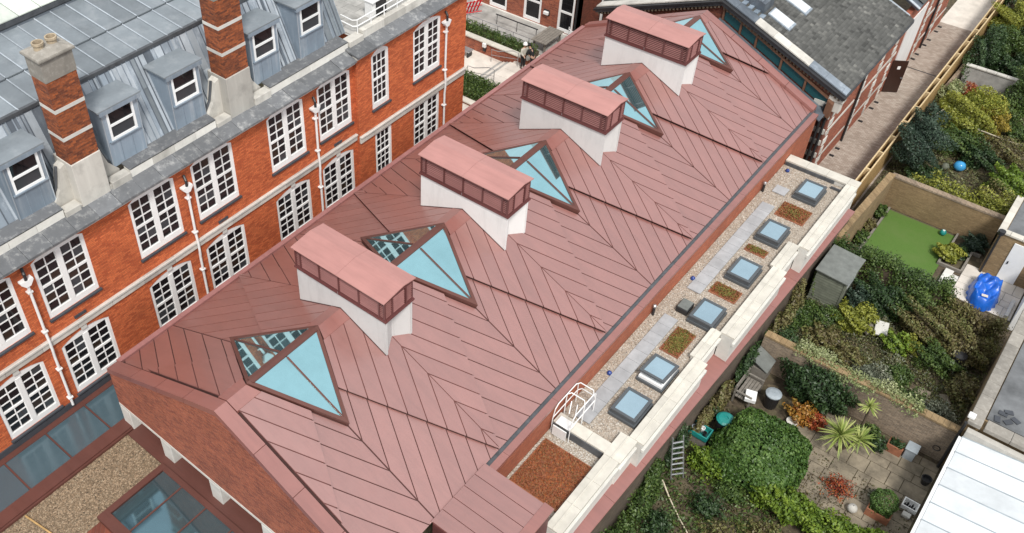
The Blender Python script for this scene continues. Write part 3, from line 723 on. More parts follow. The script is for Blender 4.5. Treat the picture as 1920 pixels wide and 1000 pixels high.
def window(w, single):
    x, y0, y1, z0, z1, nc, ns = w; X0, X1 = x - .12, x - .025
    f = B(); st, mu = .12, .20
    if ns == 1: st = .14
    bot, topw = .26, .12
    f.box(X0, X1, y0, y0 + st, z0, z1 + .02); f.box(X0, X1, y1 - st, y1, z0, z1 + .02)
    f.box(X0, X1 + .01, y0 + st, y1 - st, z0, z0 + bot)
    zp0, zp1 = z0 + bot, z1 - topw + .08
    n = 10
    for j in range(n):
        a, b = y0 + (y1 - y0) * j / n, y0 + (y1 - y0) * (j + 1) / n
        f.prism([(X0 + .005, a, zp1), (X0 + .005, b, zp1), (X0 + .005, b, arch(y0, y1, z1, (j + 1) / n)), (X0 + .005, a, arch(y0, y1, z1, j / n))], (X1 - X0 - .01, 0, 0))
    sashes = []
    if ns == 2:
        c = (y0 + y1) / 2; f.box(X0, X1 + .015, c - mu / 2, c + mu / 2, z0 + bot, zp1 + .02)
        sashes = [(y0 + st, c - mu / 2), (c + mu / 2, y1 - st)]
    else: sashes = [(y0 + st, y1 - st)]
    fo = f.build('window', 'paint_white', old)
    gb = B(); rows = 6; bw = .045; xs0, xs1 = x - .10, x - .055
    PW = (sashes[0][1] - sashes[0][0] - .06 - (nc - 1) * bw) / nc; PH = (zp1 - zp0 - .05 - (rows - 1) * bw) / rows
    pms = [B().box(-.012, .012, -PW / 2, PW / 2, -PH / 2, PH / 2).mesh('pane', g_) for g_ in ('glass_window', 'glass_window_b', 'glass_window_c')] if single else None
    jp = B()
    for (a, b) in sashes:
        gb.box(xs0, xs1 + .01, a, a + .03, zp0, zp1); gb.box(xs0, xs1 + .01, b - .03, b, zp0, zp1)
        for i in range(1, nc):
            yy = a + .03 + i * (PW + bw) - bw; gb.box(xs0, xs1, yy, yy + bw, zp0, zp1)
        for r in range(1, rows):
            zz = zp0 + .025 + r * (PH + bw) - bw; e = .025 if r == 3 else 0
            gb.box(xs0, xs1 + (.03 if r == 3 else -.004), a + .03, b - .03, zz - e, zz + bw + e)
        for i in range(nc):
            for r in range(rows):
                cy, cz = a + .03 + i * (PW + bw) + PW / 2, zp0 + .025 + r * (PH + bw) + PH / 2
                if single:
                    o = shared('pane', random.choices(pms, (.72, .13, .15))[0], fo, (x - .095, cy, cz)); o.rotation_euler = (0, random.uniform(-.006, .006), random.uniform(-.008, .008))
                else: jp.box(x - .107, x - .083, cy - PW / 2, cy + PW / 2, cz - PH / 2, cz + PH / 2)
    gb.build('glazing_bars', 'paint_white', fo)
    if not single: jp.build('panes', 'glass_window', fo)['kind'] = 'stuff'
    boxo('sill', 'sill_slate', fo, x - .02, x + .10, y0 - .06, y1 + .06, z0 - .10, z0 - .002, .01)
    c = (y0 + y1) / 2; zt = z1 + RISE
    boxo('keystone', 'stone_white', fo, x - .05, x + .05, c - .12, c + .12, zt - .02, zt + (.34 if z1 > 2 else .16))
WIN.sort(key=lambda w: w[1])
tot = 0
for w in WIN:
    n = w[5] * w[6] * 6; single = tot + n <= 300; tot += n
    window(w, single)
# string course
for (x, a, b, z, zz) in ((XF, YN, YJ - .01, .60, .95), (XR, YJ + .01, YE, kz(.22), kz(.60))):
    n = round((b - a) / 1.6); st = (b - a) / n
    for i in range(n): boxo('string_course', 'stone_weathered', old, x - .03, x + .09, a + i * st + .003, a + (i + 1) * st - .003, z, zz, .012)
    boxo('drip_mould', 'stone_white', old, x - .02, x + .14, a, b, zz - .08, zz - .005)
boxo('wall_base', 'sill_slate', old, XF, XF + .06, -14, 6, -2.96, -2.68)
for y, z in ((.55, 1.03), (7.68, .98), (14.7, .98)): boxo('air_brick', 'sill_slate', old, XF, XF + .05, y - .25, y + .25, z + .05, z + .17)
# cornice, lead-capped, and the stone parapet behind
n = 24
for i in range(n):
    a = YN + (YJ - .15 - YN) * i / n; b = YN + (YJ - .15 - YN) * (i + 1) / n - .012; dz = random.uniform(-.012, .012)
    B().prism([(-9.05, a, 5.33 + dz), (-8.30, a, 5.10 + dz), (-8.30, b, 5.10 + dz), (-9.05, b, 5.33 + dz)], (0, 0, -.09)).build('cornice_stone', 'cornice_lead', old)
for i in range(7):
    a = YJ - .15 + (YE + .3 - YJ + .15) * i / 7; b = YJ - .15 + (YE + .3 - YJ + .15) * (i + 1) / 7 - .012
    B().prism([(-9.05, a, 5.42), (-8.22, a, 5.26), (-8.22, b, 5.26), (-9.05, b, 5.42)], (0, 0, -.09)).build('cornice_stone', 'cornice_lead', old)
boxo('cornice_bed', 'stone_weathered', old, -8.75, -8.42, YN, YJ - .16, 4.88, 5.04); boxo('cornice_bed', 'stone_weathered', old, -8.6, -8.34, YJ - .15, YE + .2, 5.05, 5.19)
def para(a, b, m):
    n = max(1, round((b - a) / 1.1)); st = (b - a) / n
    for i in range(n): boxo('parapet_stone', m if random.random() < .8 else 'stone_weathered', old, -9.38, -9.0, a + i * st + .004, a + (i + 1) * st - .004, 5.2, 5.68, .012)
    B().prism([(-9.64, a, 5.76), (-9.0, a, 5.69), (-9.0, b, 5.69), (-9.64, b, 5.76)], (0, 0, -.05)).build('parapet_capping', 'cornice_lead', old)
para(YN, 1.3, 'stone_pale'); para(4.2, 8.35, 'stone_pale'); para(11.3, 16.0, 'stone_pale')
boxo('parapet_block', 'stone_weathered', old, -9.35, -8.93, 1.32, 1.95, 5.2, 5.52, .02); boxo('parapet_block', 'stone_weathered', old, -9.35, -8.93, 3.35, 4.18, 5.2, 5.60, .02)
boxo('parapet_block', 'stone_weathered', old, -9.35, -8.93, 8.37, 9.1, 5.2, 5.5, .02); boxo('parapet_block', 'stone_weathered', old, -9.35, -8.93, 10.4, 11.28, 5.2, 5.62, .02)
boxo('parapet_block', 'stone_weathered', old, -9.4, -8.92, 16.05, 16.95, 5.2, 5.66, .02)
for i in range(5):
    a = 17.0 + i * 1.46; boxo('parapet_stone', 'stone_weathered', old, -9.35, -9.0, a, a + 1.45, 5.2, 5.80, .02)

# mansard in upright zinc sheets, with rolls
XM0, ZM0, XM1, ZM1 = -9.64, 5.70, -11.0, 8.70
def MP(t, y, h=0.):                          # t 0 foot .. 1 top; h off the slope
    nx, nz = (ZM1 - ZM0), (XM0 - XM1); l = math.hypot(nx, nz); return Vector((XM0 + (XM1 - XM0) * t + nx / l * h, y, ZM0 + (ZM1 - ZM0) * t + nz / l * h))
mans = B().prism([MP(0, YN, -.03), MP(0, 16.5, -.03), MP(1, 16.5, -.03), MP(1, YN, -.03)], MP(0, 0, -.2) - MP(0, 0, 0)).build('mansard', 'zinc_dark', old)
y = YN
while y < 16.4:
    wv = random.choice((.13, .17, .2, .26, .34)); y1 = min(16.48, y + wv)
    m = random.choice(('zinc', 'zinc_top', 'zinc_light', 'zinc_dark', 'zinc', 'zinc_light'))
    tm = random.uniform(.45, .62)
    for t0, t1, e in ((0, tm - .002, .0), (tm, 1, .008)):
        B().prism([MP(t0, y + .015, e), MP(t0, y1 - .015, e), MP(t1, y1 - .015, e), MP(t1, y + .015, e)], MP(0, 0, -.04) - MP(0, 0, 0)).build('zinc_sheet', m, mans)
    B().tube([MP(0, y1, .012), MP(1, y1, .012)], .024, 6).build('roll', 'zinc_dark' if random.random() < .5 else 'zinc', mans)
    y = y1
# dormers
def dormer(ya, yb, first=False):
    c = (ya + yb) / 2; x = -9.52; wy0, wy1, wz0, wz1 = c - .58, c + .58, 6.80, 8.02
    d = B(); zt = 8.18
    def bx(z): return XM0 + (XM1 - XM0) * (z - ZM0) / (ZM1 - ZM0) - .05
    d.box(x - .06, x, ya, wy0, 5.70, zt); d.box(x - .06, x, wy1, yb, 5.70, zt)
    d.box(x - .06, x, wy0, wy1, wz1, zt); d.box(x - .06, x, wy0, wy1, 5.70, wz0)
    for yy, e in ((ya, .04), (yb, -.04)):
        d.prism([(x - .06, yy, 5.72), (bx(5.72), yy, 5.72), (bx(zt), yy, zt), (x - .06, yy, zt)], (0, e, 0))
    do = d.build('dormer', 'zinc_blue', old)
    rf = B(); rf.prism([(x + .12, ya - .16, zt), (x + .12, yb + .16, zt), (bx(8.12) - .1, yb + .12, 8.12), (bx(8.12) - .1, ya - .12, 8.12)], (0, 0, .06)); rf.build('dormer_roof', 'zinc_top', do)
    B().box(x, x + .13, ya - .1, yb + .1, zt - .16, zt - .002).build('fascia', 'zinc_blue', do)
    f = B(); X0, X1 = x - .05, x + .025
    for a in ((wy0, wy0 + .09, wz0, wz1), (wy1 - .09, wy1, wz0, wz1), (wy0 + .09, wy1 - .09, wz0, wz0 + .09), (wy0 + .09, wy1 - .09, wz1 - .05, wz1)): f.box(X0, X1, *a)
    zm = (wz0 + wz1) / 2; f.box(X0, X1 + .01, wy0 + .09, wy1 - .09, zm - .04, zm + .04); f.build('sash', 'upvc_white', do)
    for a, b, g_ in ((wz0 + .09, zm - .04, 'glass_window_b'), (zm + .04, wz1 - .05, 'glass_window')): boxo('pane', g_, do, x - .04, x - .02, wy0 + .09, wy1 - .09, a, b)
    boxo('sill', 'zinc_blue', do, x, x + .07, wy0 - .1, wy1 + .1, wz0 - .05, wz0 - .004)
    for yy in (c - .25, c + .28): B().tube([(x + .005, yy, 5.74), (x + .005, yy, wz0 - .06)], .014, 5).build('seam', 'zinc_blue', do)
    for yy in (ya + .02, yb - .02): B().tube([(x + .01, yy, 5.74), (x + .01, yy, zt - .02)], .022, 5).build('corner_roll', 'zinc_light', do)
for a, b in ((-3.0, -1.35), (-.05, 1.42), (3.88, 5.45), (6.85, 8.35), (10.95, 12.45), (13.6, 15.1)): dormer(a, b)
# end hip of the mansard over the terrace
B().prism([(XM0, 16.5, ZM0), (XM1, 16.5, ZM0), (XM1, 15.4, ZM1), (XM1 - .02, 15.35, ZM1)], (0, 0, .01)).build('hip_flashing', 'zinc', mans)
B().add([MP(0, 16.5, .0), MP(1, 15.5, .0), (-16, 15.5, ZM1), (-16, 16.5, ZM0)], [(0, 3, 2, 1)]).build('mansard_end', 'zinc', mans)
# low-pitched zinc roof with rolls and a drip, then the pale upper roof
def TZ(x): return 8.72 + (-11.0 - x) * .085
top = B().prism([(-10.92, YN, TZ(-11) - .02), (-10.92, 15.5, TZ(-11) - .02), (-16.2, 15.5, TZ(-16.2) - .02), (-16.2, YN, TZ(-16.2) - .02)], (0, 0, -.15)).build('zinc_roof', 'zinc_dark', old)
boxo('roof_edge_roll', 'lead_dark', top, -11.02, -10.88, YN, 15.5, 8.62, 8.76)
for (xa, xb, e) in ((-10.95, -12.76, .0), (-12.80, -15.3, .05)):
    y = YN - .1
    while y < 15.4:
        y1 = min(15.5, y + .72)
        B().prism([(xa, y + .02, TZ(xa) + e), (xa, y1 - .02, TZ(xa) + e), (xb, y1 - .02, TZ(xb) + e), (xb, y + .02, TZ(xb) + e)], (0, 0, -.05)).build('zinc_sheet', 'zinc_top', top)
        B().tube([(xa, y1, TZ(xa) + e + .02), (xb, y1, TZ(xb) + e + .02)], .027, 6).build('roll', 'zinc_light', top)
        y = y1
boxo('gutter', 'zinc_dark', old, -16.0, -15.3, YN, 15.5, 8.9, 9.14)
upper = B().prism([(-15.5, YN, 9.42), (-15.5, 15.5, 9.42), (-24, 15.5, 10.3), (-24, YN, 10.3)], (0, 0, -.15)).build('upper_roof', 'roof_pale', old)
boxo('upper_edge', 'lead_dark', upper, -15.52, -15.44, YN, 15.5, 9.18, 9.44)
y = YN
while y < 15.4:
    B().prism([(-15.42, y + .015, 9.47), (-15.42, y + .93, 9.47), (-24, y + .93, 10.35), (-24, y + .015, 10.35)], (0, 0, -.04)).build('roof_sheet', 'roof_pale', upper); y += .95
# terrace on the flat end, white railing, white plant box
terr = B().add([(-9.3, 16.5, 5.62), (-9.3, YE, 5.62), (-21, YE, 5.62), (-21, 16.5, 5.62)], [(0, 1, 2, 3)]).build('terrace_deck', 'concrete', old)
tsl = B().box(-.37, .37, -.245, .245, 0, .04).mesh('terrace_slab', 'concrete')
for i in range(15):
    for j in range(13): shared('terrace_slab', tsl, terr, (-9.75 - j * .76 + (i % 2) * .3, 16.85 + i * .5, 5.625), (0, random.uniform(-.01, .01), 0))
rl = thing('terrace_railing', 'white metal railing along the terrace edge of the old building', 'railing', (-9.3, 18, 5.66))
for z in (6.32, 6.02): B().tube([(-10.1, 16.75, z), (-9.35, 16.7, z), (-9.2, 16.85, z), (-9.2, 23.9, z)], .028, 6).build('rail', 'paint_white', rl)
for y in (16.85, 17.75, 18.65, 19.55, 20.45, 21.35, 22.25, 23.15): B().tube([(-9.2, y, 5.66), (-9.2, y, 6.32)], .026, 6).build('post', 'paint_white', rl)
pb = thing('plant_cabinet', 'white capped dark cabinet standing on the old building terrace', 'cabinet', (-9.7, 18.75, 5.66))
boxo('case', 'black_metal', pb, -9.95, -9.5, 18.5, 19.15, 5.66, 6.45); boxo('lid', 'paint_white', pb, -10.1, -9.45, 18.15, 19.2, 6.45, 6.53, .02)
boxo('side_panel', 'paint_white', pb, -9.97, -9.55, 18.2, 18.48, 5.66, 6.45)

# rainwater pipes with hoppers
for (y, x, zt, zb_) in ((-.95, XF, 4.15, -2.75), (6.16, XF, 3.9, -2.75), (13.32, XF, 3.85, -2.75), (ky(22.5), XR, 4.25, -2.9)):
    p = B().tube([(x + .14, y, zt - .3), (x + .12, y, 1.4), (x + .16, y, .98), (x + .16, y, .5), (x + .12, y, .1), (x + .12, y, zb_)], .055, 8).build('rainwater_pipe', 'paint_white', old)
    B().prism([(x + .02, y - .09, zt - .26), (x + .02, y + .09, zt - .26), (x + .02, y + .24, zt - .06), (x + .02, y + .24, zt + .02), (x + .02, y - .24, zt + .02), (x + .02, y - .24, zt - .06)], (.22, 0, 0)).build('hopper', 'paint_white', p)
    B().tube([(x + .02, y + .05, zt + .45), (x + .18, y, zt + .30), (x + .18, y, zt)], .06, 7).build('outlet', 'black_metal', p)
    for z in (zt - .6, 1.5, -.6, -2.3): boxo('bracket', 'paint_white', p, x, x + .19, y - .10, y + .10, z - .03, z + .03)

# chimneys with stone plinth, scrolls, bands and cap
def chimney(y0, y1, label, ztop):
    t = thing('chimney_stack', label, 'chimney', (-9.4, (y0 + y1) / 2, 5.4), 'brick chimney stacks of the old building')
    x0, x1 = -9.88, -9.02
    boxo('plinth', 'stone_weathered', t, x0 - .2, x1 + .05, y0 - .03, y1 + .03, 5.25, 7.14, .02)
    for sg, yy in ((-1, y0 - .03), (1, y1 + .03)):
        prof = [(0, 5.4), (.78, 5.4), (.80, 5.62), (.66, 5.78), (.42, 6.1), (.30, 6.5), (.20, 6.9), (0, 7.0)]
        B().prism([(x1 - .42, yy + sg * a, z) for a, z in prof], (-.4, 0, 0)).build('scroll', 'stone_weathered', t)
        rim = B().tube([(x1 - .62, yy + sg * (a + .03), z + .02) for a, z in prof[2:7]], .06, 6); rim.build('scroll_lip', 'lead_dark', t)
        boxo('scroll_base', 'stone_weathered', t, x1 - .5, x1 + .02, min(yy, yy + sg * .55), max(yy, yy + sg * .55), 5.25, 5.42 if sg < 0 else 5.5, .02)
    zc = 10.44
    zs = [7.14, 8.12, 8.26, 9.24, 9.38, zc]
    for i in range(5):
        if i % 2 == 0: boxo('brick_shaft', 'brick_chimney', t, x0, x1, y0, y1, zs[i], zs[i + 1])
        else: boxo('stone_band', 'stone_white', t, x0 - .012, x1 + .012, y0 - .012, y1 + .012, zs[i], zs[i + 1])
    boxo('stone_head', 'stone_lichen', t, x0 - .02, x1 + .02, y0 - .02, y1 + .02, zc, 11.22)
    boxo('cap_slab', 'stone_lichen', t, x0 - .12, x1 + .10, y0 - .10, y1 + .12, 11.22, 11.30, .02)
    hc = B(); hc.prism([(x0 - .1, y0 - .08, 11.30), (x1 + .08, y0 - .08, 11.30), (x1 + .08, y1 + .1, 11.30), (x0 - .1, y1 + .1, 11.30)], (0, 0, .02))
    hc.add([(x0 - .08, y0 - .06, 11.32), (x1 + .06, y0 - .06, 11.32), (x1 + .06, y1 + .08, 11.32), (x0 - .08, y1 + .08, 11.32), (-9.6, y0 + .3, 11.46), (-9.3, y0 + .3, 11.46), (-9.3, y1 - .3, 11.46), (-9.6, y1 - .3, 11.46)], [(0, 1, 5, 4), (1, 2, 6, 5), (2, 3, 7, 6), (3, 0, 4, 7), (4, 5, 6, 7)])
    hc.build('flaunching', 'stone_lichen', t)
    for yy in (y0 + .32, y1 - .34):
        B().lathe([(.17, 11.36), (.16, 11.55), (.20, 11.58), (.20, 11.66), (.15, 11.66), (.14, 11.45)], (-9.46, yy, 0), 14, False).build('chimney_pot', 'pot_tan', t)
        B().lathe([(.14, 11.47), (.001, 11.47)], (-9.46, yy, 0), 14, False).build('pot_throat', 'bark', t)
chimney(2.07, 3.22, 'chimney with two pots showing, nearest the left edge', 11.3)
chimney(9.16, 10.34, 'chimney cut off by the top edge of the picture', 11.3)

# ------------------------------------------------------------------ glazed link roofs and gravel roof at lower left
low = thing('lower_link_roof', 'lower gravel and glass roof between the old building and the hall gable', 'building', (-5, -4, GZ))
ZL = -3.0
boxo('wall', 'brick_dark', low, -8.7, 6.6, -16, .7, GZ, ZL - .16)
B().add([(-6.12, -16, ZL - .14), (-3.75, -16, ZL - .14), (-3.75, .9, ZL - .14), (-6.12, .9, ZL - .14)], [(0, 1, 2, 3)]).build('gravel_bed', 'gravel_brown', low)
pebbles('gravel', low, 'pebbles_brown', 9000, (-6.05, -3.85), (-7.5, -.02), ZL - .135, .042)
lg = B(); lg.box(-8.7, -8.42, -16, 2.0, ZL - .2, ZL + .03); lg.box(-6.68, -6.12, -16, .1, ZL - .2, ZL + .05); lg.box(-6.16, -6.05, -16, .1, ZL - .2, ZL - .02)
lgo = lg.build('link_glazing', 'frame_brown', low)
ym = [-15, -13.15, -11.35, -9.6, -7.8, -6.0, -4.2, -2.4, -.61, 1.2, 3.0]
for i in range(len(ym) - 1):
    boxo('pane', 'glass_canopy', lgo, -8.44, -6.66, ym[i] + .035, ym[i + 1] - .035, ZL - .04, ZL - .01)
    boxo('glazing_bar', 'frame_brown', lgo, -8.43, -6.67, ym[i] - .03, ym[i] + .03, ZL - .1, ZL + .02)
boxo('roof_upstand', 'frame_brown', low, -6.0, 6.6, -.34, .72, ZL - .2, ZL - .04)
rg_ = B(); rg_.box(-3.87, -3.62, -3.32, -.34, ZL - .2, ZL + .06); rg_.box(-3.62, 6.5, -3.32, -2.90, ZL - .2, ZL + .06); rg_.box(-3.62, 6.5, -.55, -.33, ZL - .2, ZL + .055)
rgo = rg_.build('roof_glazing', 'frame_brown', low)
xm = [-3.62, -2.52, -1.17, .2, 1.55, 2.9, 4.25, 5.6]
for i in range(len(xm) - 1):
    boxo('pane', 'glass_link', rgo, xm[i] + .03, xm[i + 1] - .03, -2.9, -.55, ZL - .03, ZL + .0)
    if i: boxo('glazing_bar', 'frame_brown', rgo, xm[i] - .028, xm[i] + .028, -2.9, -.55, ZL - .08, ZL + .03)
tag(B().tube([(-5.95, -4.92, ZL - .08), (-4.3, -4.68, ZL - .06)], .035, 6).build('timber_pole', 'timber', None), 'pale yellow timber pole lying on the brown gravel roof', 'pole')
# ------------------------------------------------------------------ slate-roofed hall beyond, along the brick path
sh = thing('slate_hall', 'older brick and stone hall with a grey slate roof beside the paved path', 'building', (0, 40, GZ))
RX, RZ, EX, EZ, Y0, Y1 = .3, 3.4, 7.5, .5, 34.3, 44.2
KSL = (RZ - EZ) / (EX - RX)
def SZ(x): return RZ - abs(x - RX) * KSL
XL = RX - (EX - RX)
wb = B(); wb.prism([(XL + .45, Y0 + .1, GZ), (7.05, Y0 + .1, GZ), (7.05, Y0 + .1, SZ(7.05) - .12), (RX, Y0 + .1, RZ - .12), (XL + .45, Y0 + .1, SZ(XL + .45) - .12)], (0, .3, 0))
wb.build('gable_wall', 'brick_dark', sh)
boxo('path_wall', 'brick_red', sh, 6.75, 7.05, Y0 + .41, 56.3, GZ, .25)
boxo('rear_wall', 'brick_dark', sh, XL + .45, XL + .75, Y0 + .41, 56, GZ, .25)
# clerestory strip under the verge
xs = [.45, 1.5, 2.45, 3.98, 5.43, 6.85]
for i in range(5):
    a, b = xs[i] + .07, xs[i + 1] - .07
    def zt(x): return 2.72 - (x - .75) * .463
    B().prism([(a, Y0 + .06, zt(a) - .52), (b, Y0 + .06, zt(b) - .52), (b, Y0 + .06, zt(b)), (a, Y0 + .06, zt(a))], (0, .06, 0)).build('clerestory_pane', 'glass_teal', sh)
    B().prism([(xs[i] - .05, Y0 - .01, zt(xs[i]) - .58), (xs[i] + .05, Y0 - .01, zt(xs[i]) - .6), (xs[i] + .05, Y0 - .01, zt(xs[i]) + .04), (xs[i] - .05, Y0 - .01, zt(xs[i]) + .04)], (0, .11, 0)).build('mullion', 'clerestory_frame', sh)
B().prism([(6.8, Y0 - .3, -.75), (7.1, Y0 - .3, -.9), (7.1, Y0 - .3, -.05), (6.8, Y0 - .3, .1)], (0, .42, 0)).build('end_post', 'clerestory_frame', sh)
B().prism([(.3, Y0 - .04, zt(.3) + .05), (7.0, Y0 - .04, zt(7.0) + .05), (7.0, Y0 - .04, zt(7.0) + .2), (.3, Y0 - .04, zt(.3) + .2)], (0, .12, 0)).build('head_rail', 'clerestory_frame', sh)
B().prism([(.3, Y0 - 1.0, zt(.3) - .6), (6.9, Y0 - 1.0, zt(6.9) - .6), (6.9, Y0 + .04, zt(6.9) - .6), (.3, Y0 + .04, zt(.3) - .6)], (0, 0, -.05)).build('link_flashing', 'zinc_dark', sh)
# verge: corbelled dark moulding, lead and stone edge
for sg in (1, -1):
    def X(d): return RX + sg * d
    for (d0, d1, ya, yb, h0, h1, m, nm) in ((0, 7.15, Y0 - .12, Y0 + .12, -.32, -.16, 'lead_dark', 'verge_moulding'), (0, 7.25, Y0 - .22, Y0 + .14, -.16, -.04, 'black_metal', 'verge_gutter')):
        B().prism([(X(d0), ya, SZ(X(d0)) + h0), (X(d1), ya, SZ(X(d1)) + h0), (X(d1), ya, SZ(X(d1)) + h1), (X(d0), ya, SZ(X(d0)) + h1)], (0, yb - ya, 0)).build(nm, m, sh)
    d = 0.
    while d < 7.1:
        e = min(7.2, d + random.uniform(.7, 1.3)); m = 'stone_weathered' if (1.7 < d < 4.6 and sg > 0) or (sg < 0) else ('zinc_dark' if d < 1.7 else 'zinc')
        B().prism([(X(d + .01), Y0 + .02, SZ(X(d)) + .05), (X(e), Y0 + .02, SZ(X(e)) + .05), (X(e), Y0 + .62, SZ(X(e)) + .07), (X(d + .01), Y0 + .62, SZ(X(d)) + .07)], (0, 0, -.07)).build('verge_stone', m, sh); d = e
    d = .15
    cb = B()
    while d < 7.0:
        cb.box(X(d) - .05, X(d) + .05, Y0 - .1, Y0 + .1, SZ(X(d)) - .45, SZ(X(d)) - .32); d += .2
    cb.build('corbels', 'bark', sh)['kind'] = 'stuff'
def slate_slope(parent, xa, xb, za, zb, ya, yb, n_across=.25, gauge=.19, holes=()):
    """slates from eave (xa,za) up to ridge (xb,zb); one joined mesh of separate overlapping slates"""
    L = math.hypot(xb - xa, zb - za); ux, uz = (xb - xa) / L, (zb - za) / L; nx, nz = -uz * (1 if xb < xa else -1), abs(ux)
    if nx * (xa - xb) < 0: nx = -nx
    V, T = [], []
    r = 0; s = 0.
    while s < L - .02:
        y = ya - (n_across / 2 if r % 2 else 0)
        while y < yb:
            a, b = max(ya, y + .004), min(yb, y + n_across - .004)
            if b - a > .04 and not any(h[0] < s + .1 < h[1] and h[2] < (a + b) / 2 < h[3] for h in holes):
                t0, t1 = s + random.uniform(-.012, .008), min(L, s + gauge + .05); e = random.uniform(0, .008)
                for (t, yy, h) in ((t0, a, .032 + e), (t0, b, .032 + e), (t1, b, .012), (t1, a, .012), (t0, a, .01), (t0, b, .01)):
                    V.append((xa + ux * t + nx * h, yy, za + uz * t + nz * h))
                w_ = math.sin(y * .9 + s * .7) * math.sin(s * 1.3 - y * .35 + 1); T.append(min(1, max(0, random.gauss(.42 + .14 * w_, .17))))
            y += n_across
        s += gauge; r += 1
    n = len(T); base = np.arange(n)[:, None, None] * 6
    F = (base + np.array([(0, 1, 2, 3), (4, 5, 1, 0)])[None]).reshape(-1, 4)
    o = bigmesh('slates', np.array(V), F, 'slates', parent, np.repeat(T, 6)); o['kind'] = 'stuff'; return o
rb = B()
rb.prism([(EX, Y0 + .05, EZ - .01), (RX, Y0 + .05, RZ - .01), (RX, Y1, RZ - .01), (EX, Y1, EZ - .01)], (0, 0, -.1)); rb.prism([(XL, Y0 + .05, EZ - .01), (RX, Y0 + .05, RZ - .01), (RX, Y1, RZ - .01), (XL, Y1, EZ - .01)], (0, 0, -.1))
srf = rb.build('slate_roof', 'lead_dark', sh)
LS = math.hypot(EX - RX, RZ - EZ)
slate_slope(srf, EX, RX, EZ, RZ, Y0 + .6, Y1)
slate_slope(srf, XL, RX, EZ, RZ, Y0 + .6, Y1, .3, .26)
for ya, yb_ in ((35.65, 36.4), (37.75, 38.5)):       # white rooflights
    xa, xb = 2.35, 3.46
    def P(x, y, h): return (x, y, SZ(x) + h)
    f = B().prism([P(xa - .08, ya - .06, .1), P(xb + .1, ya - .06, .1), P(xb + .1, yb_ + .06, .1), P(xa - .08, yb_ + .06, .1)], (0, 0, -.12)).build('rooflight', 'zinc', srf)
    B().prism([P(xa, ya, .13), P(xb, ya, .13), P(xb, yb_, .13), P(xa, yb_, .13)], (0, 0, -.04)).build('pane', 'glass_white', f)
zd = B().prism([(.1, 35.3, 3.2), (2.1, 35.35, 2.5), (2.1, 36.6, 2.5), (.1, 36.9, 3.2)], (0, 0, .75)).build('roof_ventilator', 'zinc_dark', srf)
for i in range(6): B().tube([(.3 + i * .32, 35.32, 3.92 - i * .108), (.3 + i * .32, 36.7, 3.92 - i * .108)], .03, 5).build('roll', 'zinc', zd)
for i in range(4): boxo('zinc_flashing', 'zinc_blue', srf, .9 + i * .35, 1.24 + i * .35, 34.95, 35.33, SZ(1.2 + i * .35) + .05, SZ(1.2 + i * .35) + .12)
boxo('eaves_gutter', 'stone_weathered', sh, 7.22, 7.46, Y0 + .1, Y1, .22, .43); boxo('gutter_trough', 'lead_dark', sh, 7.46, 7.54, Y0 + .1, Y1, .30, .42)
# second roof farther along
B().prism([(7.3, 45.6, .45), (1.5, 45.6, 3.4), (1.5, 57, 3.4), (7.3, 57, .45)], (0, 0, -.1)).build('far_roof', 'zinc_dark', sh)
B().prism([(7.3, 44.3, -.2), (1.5, 44.3, 2.2), (1.5, 45.6, 2.2), (7.3, 45.6, -.2)], (0, 0, -.1)).build('valley', 'zinc_dark', sh)
B().tube([(7.35, 45.55, .55), (1.5, 45.55, 3.5)], .07, 6).build('valley_edge', 'zinc_light', sh)
B().tube([(7.2, 44.25, .62), (4.5, 44.25, 1.75)], .06, 6).build('valley_edge', 'zinc_light', sh)
slate_slope(sh, 7.32, 3, .52, 2.75, 46.3, 57)
# stone dressings on the path wall
for z0_, z1_ in ((-.55, .1), (-2.30, -2.14), (-4.0, -3.88)):
    for a, b in ((34.75, 38.7), (39.2, 45.2), (50.0, 56.2)): boxo('stone_band', 'stone_weathered', sh, 7.05, 7.085, a, b, z0_, z1_)
for y in (35.1, 39.55, 42.2, 44.4, 50.4, 53.6):
    for j, z in enumerate((-4.9, -4.3, -3.7, -3.1, -2.5, -1.9, -1.3, -.7)): boxo('quoin', 'stone_white' if j % 2 else 'stone_weathered', sh, 7.05, 7.10, y - (.28 if j % 2 else .18), y + (.28 if j % 2 else .18), z, z + .42, .01)
boxo('white_panel', 'render_white', sh, 7.05, 7.10, 45.9, 49.2, -4.9, -.6)
for y in (38.9, 52.0): B().tube([(7.14, y, .25), (7.14, y, GZ)], .06, 8).build('downpipe', 'black_metal', sh)
for x in (6.72, 6.95): B().tube([(x, Y0 - .1, -.3), (x, Y0 - .1, GZ)], .07, 8).build('downpipe', 'black_metal', sh)
for z in (-.35, -.95, -1.9, -2.6, -3.4): boxo('stone_band', 'stone_weathered', sh, 6.1, 7.09, Y0 + .02, Y0 + .1, z - .16, z + .12)
boxo('kneeler', 'stone_weathered', sh, 6.75, 7.5, Y0 - .05, Y0 + .45, .0, .28, .03); boxo('kneeler', 'stone_weathered', sh, 6.85, 7.42, Y0 - .02, Y0 + .4, -.6, -.02, .03)
d = thing('side_door', 'open dark brown door with a small white notice, beside the paved path', 'door', (7.08, 45.35, GZ))
ang = math.atan2(.48, .72)
Mz = Matrix.Rotation(ang, 3, 'Z')
B().obox(Vector((7.08, 45.35, GZ + 1.11)) + Mz @ Vector((.44, 0, 0)), (.88, .05, 2.16), Mz).build('leaf', 'door_brown', d, bevel=.008)
B().obox(Vector((7.08, 45.35, GZ + 1.72)) + Mz @ Vector((.44, -.032, 0)), (.17, .012, .2), Mz).build('notice', 'paint_white', d)
B().obox(Vector((7.08, 45.35, GZ + 1.05)) + Mz @ Vector((.80, -.05, 0)), (.14, .05, .04), Mz).build('handle', 'steel', d)
